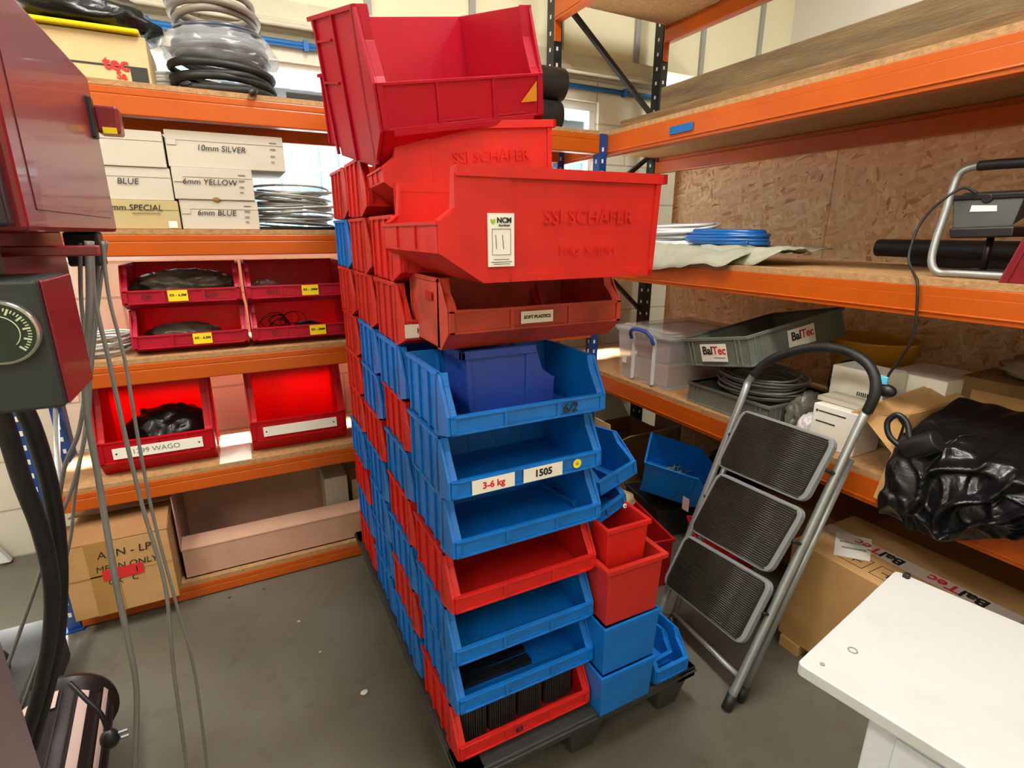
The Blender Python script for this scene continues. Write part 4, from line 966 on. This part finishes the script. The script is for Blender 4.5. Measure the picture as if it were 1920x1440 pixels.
# foam pipe
for (a, b_, r, lab, m) in (((2.10, 1.165, 1.350), (2.10, -.2, 1.345), .030, 'upper dark grey foam pipe behind the floodlight', m_rub), ((2.16, 1.07, 1.3185), (2.16, -.2, 1.3185), .030, 'lower bluish grey pipe lying on the middle right shelf', mat('blue_grey_pipe', (78,82,92), .5))):
    mb = MB().tube([a, b_], r, 0, 20); a = Vector(a); mb.cyl(a + Vector((0,.001,0)), a + Vector((0,.002,0)), r*.5, 1, 16)
    if r == .030 and a.z > 1.34: mb.bm.transform(Matrix.Translation((0,0,.0)))
    tag(mb.build('foam_pipe', [m, m_holed]), lab, 'pipe')
# floodlight with tube stand
t = thing('work_floodlight', 'portable black floodlight on a bent silver tube stand, middle right shelf', 'floodlight', (1.76, .72, zs)); T_ = Matrix.Translation((-1.76, -.72, -zs))
fx = 1.70
P_ = [at(1960, 523, X=fx), at(1890, 522, X=fx), at(1790, 518, X=fx), at(1760, 512, X=fx), at(1747, 494, X=fx), at(1752, 460, X=fx+.01), at(1772, 400, X=fx+.03), at(1790, 345, X=fx+.05), at(1803, 322, X=fx+.055), at(1835, 311, X=fx+.06), at(1900, 306, X=fx+.06), at(1990, 302, X=fx+.06)]
for q in P_: q.z = max(q.z, zs+.0105)
MB().tube(smoothpath(P_, 6), .0095, 0, 12).build('tube_stand', m_alu, t, M=T_)
MB().tube(smoothpath(P_[9:], 6), .0125, 0, 12).build('foam_grip', m_rub, t, M=T_)
P2 = [Vector((q.x + .17, q.y, q.z)) for q in P_[:4]]; MB().tube([P_[1], P_[1]+Vector((.17,0,0))], .008, 0, 10).tube([P2[0], P2[3]], .008, 0, 10).build('stand_foot', m_alu, t, M=T_)
A1, A2, A3, A4 = at(1786, 374, X=1.745), at(1922, 368, X=1.745), at(1898, 424, X=1.725), at(1784, 430, X=1.725)
MB().prism([A1, A2, A3, A4], (.055, 0, .02)).build('lamp_body', mat('dark_grey_cast_alu', (62,66,60), .4, (74,78,70), 10, .5), t, .004, M=T_)
MB().prism([at(1778, 428, X=1.722), at(1902, 424, X=1.722), at(1898, 444, X=1.72), at(1780, 447, X=1.72)], (.08, 0, 0)).build('lamp_bezel', m_black, t, .004, M=T_)
MB().prism([at(1785, 366, X=1.74), at(1922, 360, X=1.74), at(1922, 370, X=1.74), at(1785, 376, X=1.74)], (.05, 0, 0)).cyl(at(1850, 372, X=1.738), at(1850, 372, X=1.738)+Vector((.02,0,0)), .012, 0, 14).build('clamp_bar', m_black, t, .002, M=T_)
MB().prism([at(1818, 397, X=1.7335), at(1869, 396, X=1.7335), at(1869, 385, X=1.736), at(1822, 385, X=1.736)], (.0015, 0, 0)).build('rating_label', m_label, t, M=T_)
MB().box(1.74, P_[1].y+.0, zs+.012, 1.80, P_[3].y-.01, zs+.02).cyl((1.77, P_[2].y-.03, zs+.02), (1.77, P_[2].y-.03, 1.39), .008).cyl((1.77, P_[1].y+.0, zs+.02), (1.77, P_[1].y+.0, 1.39), .008).build('yoke', m_black, t, M=T_)
cb = smoothpath([at(1830, 362, X=1.735), at(1808, 352, X=1.725), at(1780, 366, X=1.70), at(1745, 395, X=1.69), at(1720, 430, X=1.68), at(1704, 480, X=1.66), at(1712, 510, X=1.63), at(1720, 530, X=1.597), at(1719, 580, X=1.594), at(1712, 630, X=1.60), at(1690, 670, X=1.61), at(1668, 700, X=1.62), at(1664, 712, X=1.62)], 7)
MB().tube(cb, .0036, 0, 8).build('supply_cable', m_rub, t, M=T_)
p = at(1663, 733, X=1.62); MB().sphere(p, .024, 0, 16, 10, (.75, 1.05, .8)).build('plug', m_black, t, M=T_)
p = at(1658, 714, X=1.615); MB().box(p.x-.004, p.y-.009, p.z-.010, p.x+.006, p.y+.009, p.z+.012).build('cable_tag', mat('cyan_tag', (96,200,232), .5), t, .002, M=T_)
# dark red box at the right edge
mb = MB().prism([(1.625, .615, zs), (1.625, .20, zs), (1.625, .20, 1.60), (1.625, .535, 1.60)], (.30, 0, 0)); mb.prism([(1.621, .612, zs+.0), (1.621, .596, zs), (1.621, .520, 1.60), (1.621, .537, 1.60)], (.004, 0, 0))
tag(mb.build('toolbox', m_mar, None, .006), 'maroon metal toolbox at the right edge of the middle shelf', 'toolbox')

# lower shelf
zl = .7175
t = thing('clear_storage_box', 'clear plastic lidded box with blue clip handle on the lower right shelf', 'storage box', (1.85, 1.82, zl)); T_ = Matrix.Translation((-1.85, -1.82, -zl))
tb = tub(.47, .36, .240, taper=.014, wt=.003, rim=.006); tb.bm.transform(Matrix.Translation((1.64, 1.69, zl))); tb.build('box_body', m_clear, t, .002, M=T_)
MB().box(1.628, 1.678, zl+.237, 2.122, 2.062, zl+.253).box(1.66, 1.71, zl+.253, 2.09, 2.03, zl+.262).build('lid', m_clear, t, .004, M=T_)
for y_ in (1.785, 1.925): MB().box(1.634, y_, zl+.01, 1.650, y_+.010, zl+.230).build('moulded_rib', mat('frosted_rib', (214,216,220), .4), t, .002, M=T_)
MB().tube(smoothpath([(1.630, 1.785, zl+.200), (1.618, 1.79, zl+.230), (1.612, 1.812, zl+.250), (1.610, 1.86, zl+.257), (1.612, 1.91, zl+.252), (1.618, 1.932, zl+.232), (1.630, 1.936, zl+.205)], 6), .0085, 0, 10).build('clip_handle', mat('handle_blue', (44,72,150), .4), t, M=T_)
MB().box(1.6375, 1.975, zl+.075, 1.6385, 2.005, zl+.105).build('round_sticker', m_label, t, M=T_)
tag(MB().box(1.68, 1.74, zl+.006, 2.06, 2.0, zl+.10).build('carton', m_cardpk, None, .004), 'brown carton visible inside the clear plastic box', 'carton')
tag(MB().box(1.70, 1.78, zl+.102, 2.00, 1.98, zl+.175).build('folded_cloth', mat('dusty_maroon', (146,96,96), .8), None, .01), 'dusty maroon cloth inside the clear plastic box', 'cloth')
def crate(W, L, H, parent, T_, lab_side=True):
    mb = MB(); w_ = .004
    mb.box(0, 0, 0, W, L, w_); mb.box(0, 0, 0, W, w_, H).box(0, L-w_, 0, W, L, H).box(0, 0, 0, w_, L, H).box(W-w_, 0, 0, W, L, H)
    mb.box(-.006, -.006, H-.012, W+.006, w_, H).box(-.006, L-w_, H-.012, W+.006, L+.006, H).box(-.006, 0, H-.012, w_, L, H).box(W-w_, 0, H-.012, W+.006, L, H)
    mb.box(-.004, -.004, 0, W+.004, 0, .008).box(W, -.004, 0, W+.004, L, .008).box(-.004, 0, 0, 0, L, .008)
    for k in (.03, .05, W-.055, W-.035): mb.box(k, -.006, .008, k+.005, 0, H-.012)
    for k in (.03, .06, L*.45, L*.62, L-.07, L-.04):
        mb.box(W, k, .008, W+.006, k+.005, H-.012); mb.box(-.006, k, .008, 0, k+.005, H-.012)
    return mb.build('crate_body', m_grey, parent, .0015, M=T_)
def baltec(mb, size, M0, ink=1, red=2):
    # two tone printed word built as two runs of lettering
    mb.text('Bal', size, M0, ink, bold=size*.03, align='RIGHT'); mb.text('Tec', size, M0, red, bold=size*.02, align='LEFT'); return mb
t = thing('grey_crate', 'tilted dark grey crate with BalTec labels on top of the cable coil', 'crate'); 
Mx = Matrix.Rotation(R(-93.5), 4, 'Z') @ Matrix.Rotation(R(-11.7), 4, 'Y') @ Matrix.Rotation(R(8.55), 4, 'X'); Mx.translation = (1.598, 1.540, .880); t.matrix_world = Mx
crate(.32, .505, .112, t, None)
mb = MB().box(.095, -.0075, .020, .225, -.0062, .088); baltec(mb, .043, front(.157, -.0078, .062)); mb.box(.16, -.0080, .034, .215, -.0074, .036, 1); mb.build('printed_label', [m_label, m_ink, m_redink], t)
mb = MB().box(.3262, .19, .020, .3275, .33, .088); baltec(mb, .043, XM((.3279, .257, .060), (0,1,0), (0,0,1))); mb.build('printed_label', [m_label, m_ink, m_redink], t)
t = thing('grey_crate', 'lower grey crate on the shelf board holding a grey cable coil', 'crate'); t.matrix_world = Matrix.Translation((1.642, 1.565, zl)) @ Matrix.Rotation(R(-90), 4, 'Z')
crate(.385, .36, .086, t, None)
mb = MB(); coil(mb, (1.82, 1.36, zl+.078), .135, .150, .0046, 16, .070, 0, .012, 6, 34, 21, spread=.020)
tag(mb.build('cable_coil', m_cable), 'grey cable coil piled in the lower grey crate', 'cable coil')
# amber bowl
c = Vector((2.215, 1.18, zl)); prof = [(.105, 0), (.115, .12), (.150, .285), (.158, .287), (.156, .278), (.124, .12), (.108, .012)]
mb = MB(); n_ = 40; rings = [[mb.bm.verts.new(c + Vector((r*math.cos(2*math.pi*k/n_), r*math.sin(2*math.pi*k/n_), z))) for k in range(n_)] for r, z in prof]
for A_r, B_r in zip(rings, rings[1:]):
    for k in range(n_): f = mb.bm.faces.new([A_r[k], A_r[(k+1)%n_], B_r[(k+1)%n_], B_r[k]]); f.smooth = True
mb.bm.faces.new(rings[0][::-1]); mb.bm.faces.new(rings[-1])
tag(mb.build('plastic_bowl', m_gold), 'amber yellow plastic bowl behind the dark grey crate', 'bowl')
# white boxes
t = thing('white_box', 'small upright white box with black printed lines beside the ladder', 'box', (1.70, .96, zl)); T_ = Matrix.Translation((-1.70, -.96, -zl))
MB().box(1.665, .885, zl, 1.80, 1.035, .858).build('carton_body', m_label, t, .003, M=T_)
MB().box(1.6635, .925, .835, 1.6648, 1.015, .8385).box(1.6635, .955, .800, 1.6648, 1.020, .8035).box(1.6635, 1.018, .832, 1.6648, 1.024, .840).build('printed_line', m_ink, t, M=T_)
t = thing('white_box', 'white box standing on the smaller boxes with a dark barcode label', 'box', (1.85, 1.0, .86)); T_ = Matrix.Translation((-1.85, -1.0, -.86))
MB().box(1.80, .90, .862, 1.92, 1.075, .965).build('carton_body', m_label, t, .003, M=T_)
mb = MB()
for k in range(9): mb.box(1.7985, .925 + k*.0065, .878, 1.7998, .928 + k*.0065, .892)
mb.build('barcode', m_ink, t, M=T_)
tag(MB().box(1.70, .90, .8595, 1.795, 1.05, .876).build('white_box', m_white, None, .003), 'flat cream box lying on the lined white box', 'box')
tag(MB().box(1.85, .87, zl, 2.04, 1.09, .860).build('white_box', m_white, None, .003), 'plain white box under the barcode labelled one', 'box')
tag(MB().box(1.93, .79, .862, 2.16, .97, .955).build('white_box', m_label, None, .003), 'long plain white box right of the plug', 'box')
tag(MB().box(2.05, .80, zl, 2.2, 1.0, .8605).build('white_box', m_white, None, .003), 'white box at the back under the long plain one', 'box')
tag(blob(MB(), (1.725, 1.075, zl+.028), .045, .034, .05, .25, 3, 31, 4).build('bubble_wrap_pack', mat('white_bubble_wrap', (224,218,214), .35, bump=.5, bscale=60), None), 'white bubble wrapped pack beside the upright white box', 'pack')
tag(blob(MB(), (1.80, 1.138, zl+.042), .10, .040, .078, .3, 3, 33, 4).build('clear_bag', mat('murky_clear_bag', (92,90,82), .2, (140,138,126), 12, .6, bump=.7, bscale=18)), 'murky clear bag of parts beside the grey cable coil', 'bag')
mb = MB(); 
for k in range(5):
    c = Vector((2.00, 1.15, .86)); r_ = .055 + .006*k
    mb.tube([c + Vector((.012*k + .02*math.sin(a), r_*math.cos(a), r_*math.sin(a)*.9)) for a in [2*math.pi*q/24 for q in range(24)]], .004, 0, 6, closed=True)
blob(mb, (1.98, 1.14, zl+.035), .05, .05, .06, .3, 3, 37, 3)
tag(mb.build('cable_bundle', m_rub), 'black cable bundle standing behind the murky bag', 'cable bundle')
# big open carton with the bin liner hanging out
t = thing('open_carton', 'open cardboard carton with bent flaps on the lower right shelf', 'carton', (1.92, .45, zl)); T_ = Matrix.Translation((-1.92, -.45, -zl))
mb = MB().box(1.665, .12, zl, 2.02, .124, .86).box(1.665, .756, zl, 2.02, .76, .90).box(1.665, .12, zl, 1.669, .76, .80).box(2.016, .12, zl, 2.02, .76, .93).box(1.665, .12, zl, 2.02, .76, zl+.004)
mb.build('carton_body', m_card, t, M=T_)
MB().prism([(1.66, .762, .895), (2.0, .762, .900), (1.98, .845, .930), (1.60, .875, .880)], (0, .002, .004)).build('flap', m_card, t, M=T_)
f0, f1, f2, f3 = at(1672, 848, X=1.600), at(1692, 868, X=1.598), at(1648, 938, X=1.590), at(1637, 932, X=1.590)
MB().prism([f0, f1, f2, f3], (.004, 0, 0)).build('flap', m_wood, t, M=T_)
MB().prism([at(1608, 768, X=1.60), at(1660, 752, X=1.66), at(1690, 800, X=1.665), at(1672, 850, X=1.60)], (.004, 0, .002)).build('flap', m_card, t, M=T_)
t = thing('old_carton', 'stained cardboard carton at the back of the lower right shelf', 'carton', (2.2, .45, zl)); T_ = Matrix.Translation((-2.2, -.45, -zl))
MB().box(2.03, .10, zl, 2.33, .80, .965).build('carton_body', mat('stained_card', (160,128,84), .8, (104,78,48), 6, .8), t, .003, M=T_)
mb = MB(); mb.text('MC-23', .05, XM((2.0295, .44, .89), (0,-1,0), (0,0,1)), 0, shear=.1); mb.build('handwriting', [m_ink], t, M=T_)
tag(blob(MB(), (2.18, .45, 1.0), .13, .28, .055, .3, 2.5, 41, 4).build('brown_paper', mat('brown_paper', (170,150,118), .7, (130,108,80), 8, .6)), 'crumpled brown paper lying over the stained carton', 'paper')
def drape(u, v):   # u along the shelf (towards the camera), v over the edge
    y = .725 - .60*u; zb = .625 + .33*max(0, u-.2); top = .205
    n1 = noise.noise(Vector((u*5, v*4, 21))); n2 = noise.noise(Vector((u*12, v*6, 5))); n3 = noise.noise(Vector((u*5+v*3.5, v*2.5-u*3, 9)))
    n4 = noise.noise(Vector((u*9-v*5, v*4+u*3, 31))); cr = (1-min(1, abs(n3)*4))**1.5*1.5 + (1-min(1, abs(n4)*4))**2*.35
    if v < .42: k = v/.42; x = 1.86 - .27*k; z = .935 - .07*k
    else: k = (v-.42)/.58; x = 1.588 - .055*math.sin(k*math.pi*.8); z = .865 + (zb-.865)*k
    w_ = min(1, v*4)
    x -= w_*(.026*cr + .010*n2)*min(1, u*5+.15); z += .016*n1 + .010*n2 + .02*math.sin(u*9 + 1)*max(0, v-.6)
    return Vector((x, y + .015*n2, z))
o = sheet('bin_liner', 'glossy black bin liner spilling over the lower right shelf edge', 'bin liner', drape, 130, 90, m_bag, .002)
t = thing('spray_gun_cup', 'black plastic pot with a looped handle on the black bin liner', 'pot', (1.55, .68, .86)); T_ = Matrix.Translation((-1.55, -.68, -.86))
MB().cyl(at(1696, 842, X=1.50), at(1760, 826, X=1.50), .026, 0, 24).build('pot_body', m_black, t, .004, M=T_)
MB().tube(smoothpath([at(1690, 838, X=1.50), at(1668, 818, X=1.50), at(1664, 792, X=1.505), at(1682, 778, X=1.51), at(1700, 792, X=1.51), at(1706, 822, X=1.50)], 6), .0075, 0, 10).build('loop_handle', m_black, t, M=T_)
# long BalTec carton under the shelf
t = thing('long_carton', 'long brown carton with BalTec printed tape under the lower right shelf', 'carton', (1.70, .65, .0)); T_ = Matrix.Translation((-1.70, -.65, 0))
bx0, bx1, by0, by1, bz0, bz1 = 1.56, 1.90, .43, .965, .042, .412
MB().box(bx0, by0, bz0, bx1, by1, bz1).build('carton_body', m_card, t, .003, M=T_)
TM = lambda x, y: XM((x, y, bz1+.0014), (0,1,0), (-1,0,0))
mb = MB().box(1.705, by0-.001, bz1-.06, 1.765, by1+.001, bz1+.0008)
for yc in (.80, .585): baltec(mb, .055, TM(1.735, yc - .02))
mb.build('printed_tape', [mat('pale_tape', (212,196,184), .4), m_ink, m_redink], t, M=T_)
a, b_, c_, d_ = [at(x, y, Z=bz1+.001) for x, y in ((1563, 1040), (1568, 997), (1635, 1012), (1631, 1053))]
ux = (b_-a).normalized()
mb = MB().prism([a, d_, c_, b_], (0,0,.001)); ctr = (a+b_+c_+d_)/4; Xd = (d_-a).normalized(); Yd = Vector((-Xd.y, Xd.x, 0))
mb.text('BNCC-C23', .014, XM(ctr + Yd*.020 + Vector((0,0,.0012)), Xd, Yd), 1, thick=.0002)
mb.prism([ctr + Xd*x + Yd*y + Vector((0,0,.001)) for x, y in ((-.035,-.022),(.035,-.022),(.035,-.012),(-.035,-.012))], (0,0,.0006), 2)
mb.build('shipping_label', [m_label, m_ink, mat('grey_bar', (140,140,132), .6)], t, M=T_)
mb = MB()
for yc in (.80, .70, .60):
    for (a0, b0, a1, b1) in ((-.035,-.04,.035,-.038),(-.035,.038,.035,.04),(-.035,-.04,-.033,.04),(.033,-.04,.035,.04),(-.015,-.002,.015,.002),(-.002,-.02,.002,.02)): mb.box(1.63+a0, yc+b0, bz1, 1.63+a1, yc+b1, bz1+.0008)
mb.build('printed_symbol', m_ink, t, M=T_)
for i, y_ in enumerate((.50, .88)):
    tag(MB().box(1.552, y_, 0, 1.92, y_+.07, .0415).build('wooden_batten', m_wood, None, .002), ['pale wooden batten under the long carton, nearer the table', 'pale wooden batten under the long carton, nearer the ladder'][i], 'batten')
# heap under the shelf behind the stack
def heapbin(px_, py_, Z, W, D, H, m, lab, rz, rx=0, ry=0, hl=None):
    p = at(px_, py_, Z=Z); return smallbin((p.x, p.y, p.z), W, D, H, m, lab, rx=rx, ry=ry, rz=rz, hl=hl or H*.5)
smallbin((1.73, 1.49, .205), .22, .31, .17, m_blue, 'blue bin tipped on the floor heap holding yellow cable ties', rz=42, rx=13, ry=-17, hl=.10)
mb = MB(); rnd = random.Random(5)
for k in range(26):
    c = Vector((1.75 + rnd.uniform(-.05,.05), 1.67 + rnd.uniform(-.05,.05), .300 + rnd.uniform(-.01,.04))); d = Vector((rnd.uniform(-1,1), rnd.uniform(-1,1), rnd.uniform(-.3,.6))).normalized()*.02
    mb.tube([c-d, c, c+d], .0014, 0, 5)
tag(mb.build('cable_ties', mat('pale_yellow_ties', (226,220,120), .5)), 'loose pale yellow cable ties in the tipped blue bin', 'cable ties', kind='stuff')
tubthing((1.20, 1.42, .0), .24, .34, .22, m_redv[2], 'dark red tub on the floor behind the ladder', -12, rim=.006)
tubthing((1.22, 1.80, .0), .26, .30, .26, m_redv[1], 'red tub on the floor beside the open brown carton', 8, rim=.006)
tubthing((1.50, 1.28, .0), .20, .30, .18, m_redv[2], 'small dark red tub under the right shelf by the ladder', -35, rim=.006)
tubthing((1.62, 1.66, .0), .30, .30, .15, m_pal, 'dark grey tub under the tipped blue bin', -10, rim=.006)
t = thing('open_carton', 'open brown carton with raised flaps under the lower shelf', 'carton', (1.65, 2.2, 0)); T_ = Matrix.Translation((-1.65, -2.2, 0))
mb = MB().box(1.47, 2.03, 0, 1.474, 2.36, .34).box(1.85, 2.03, 0, 1.854, 2.36, .34).box(1.47, 2.03, 0, 1.854, 2.034, .34).box(1.47, 2.356, 0, 1.854, 2.36, .34).box(1.47, 2.03, 0, 1.854, 2.36, .004)
mb.bm.transform(Matrix.Translation((.16,0,0)))
mb.build('carton_body', m_cardd, t, M=T_)
MB().prism([(1.63, 2.03, .34), (2.01, 2.03, .34), (1.99, 1.93, .42), (1.65, 1.93, .42)], (0,0,.004)).build('flap', m_cardp, t, M=T_)
MB().prism([(1.63, 2.04, .34), (1.63, 2.35, .34), (1.62, 2.34, .45), (1.62, 2.05, .45)], (.004,0,0)).build('flap', m_cardp, t, M=T_)
MB().prism([(1.63, 2.36, .34), (2.01, 2.36, .34), (1.99, 2.44, .44), (1.65, 2.44, .44)], (0,.004,0)).build('flap', m_label, t, M=T_)
tag(MB().box(1.66, 2.07, .005, 1.97, 2.32, .27).build('packing_paper', mat('pack_paper', (150,120,88), .8, (96,72,50), 12, .8), None, .01), 'brown packing inside the open carton on the floor', 'packing')
tag(MB().cyl((2.12, 2.15, .0), (2.12, 2.15, .52), .075, 0, 28).cyl((2.12, 2.15, .52), (2.12, 2.15, .521), .05, 1, 20).build('cardboard_tube', [m_mesh, m_holed]), 'thick grey brown tube standing at the back under the shelf', 'tube')
tag(MB().box(1.05, 1.62, .30, 1.09, 1.95, .318, 0, Matrix.Identity(4)).build('wood_offcut', m_wood, None, .002) if False else MB().prism([(1.23, 1.78, .262), (1.27, 1.76, .262), (1.42, 2.06, .262), (1.38, 2.08, .262)], (0,0,.02)).build('wood_offcut', m_wood, None, .002), 'pale wood offcut lying across the red tub on the floor', 'offcut')
tag(blob(MB(), (1.36, 1.66, .262), .09, .07, .04, .3, 3, 51, 3).build('paper_scrap', m_cardp), 'crumpled cream paper scrap on the floor heap', 'paper')
tag(blob(MB(), (2.20, 1.76, .13), .12, .16, .16, .3, 2, 52, 4).build('black_bag', m_bag), 'black bag on the floor at the back under the shelf', 'bag')
mb = MB().box(2.0, 1.0, 0, 2.38, 1.42, .30); tag(mb.build('dark_carton', m_cardd, None, .004), 'brown carton at the back under the shelf behind the ladder', 'carton')
mb = MB().box(1.99, .2, 0, 2.36, .95, .36); tag(mb.build('dark_carton', m_cardd, None, .004), 'second brown carton under the shelf behind the BalTec box', 'carton')
p = at(1286, 945, X=1.60); tag(MB().box(1.598, p.y-.018, p.z-.03, 1.60, p.y+.018, p.z+.03).build('card_tag', m_pinkp, None), 'small pinkish card tag beside the ladder rail', 'tag')
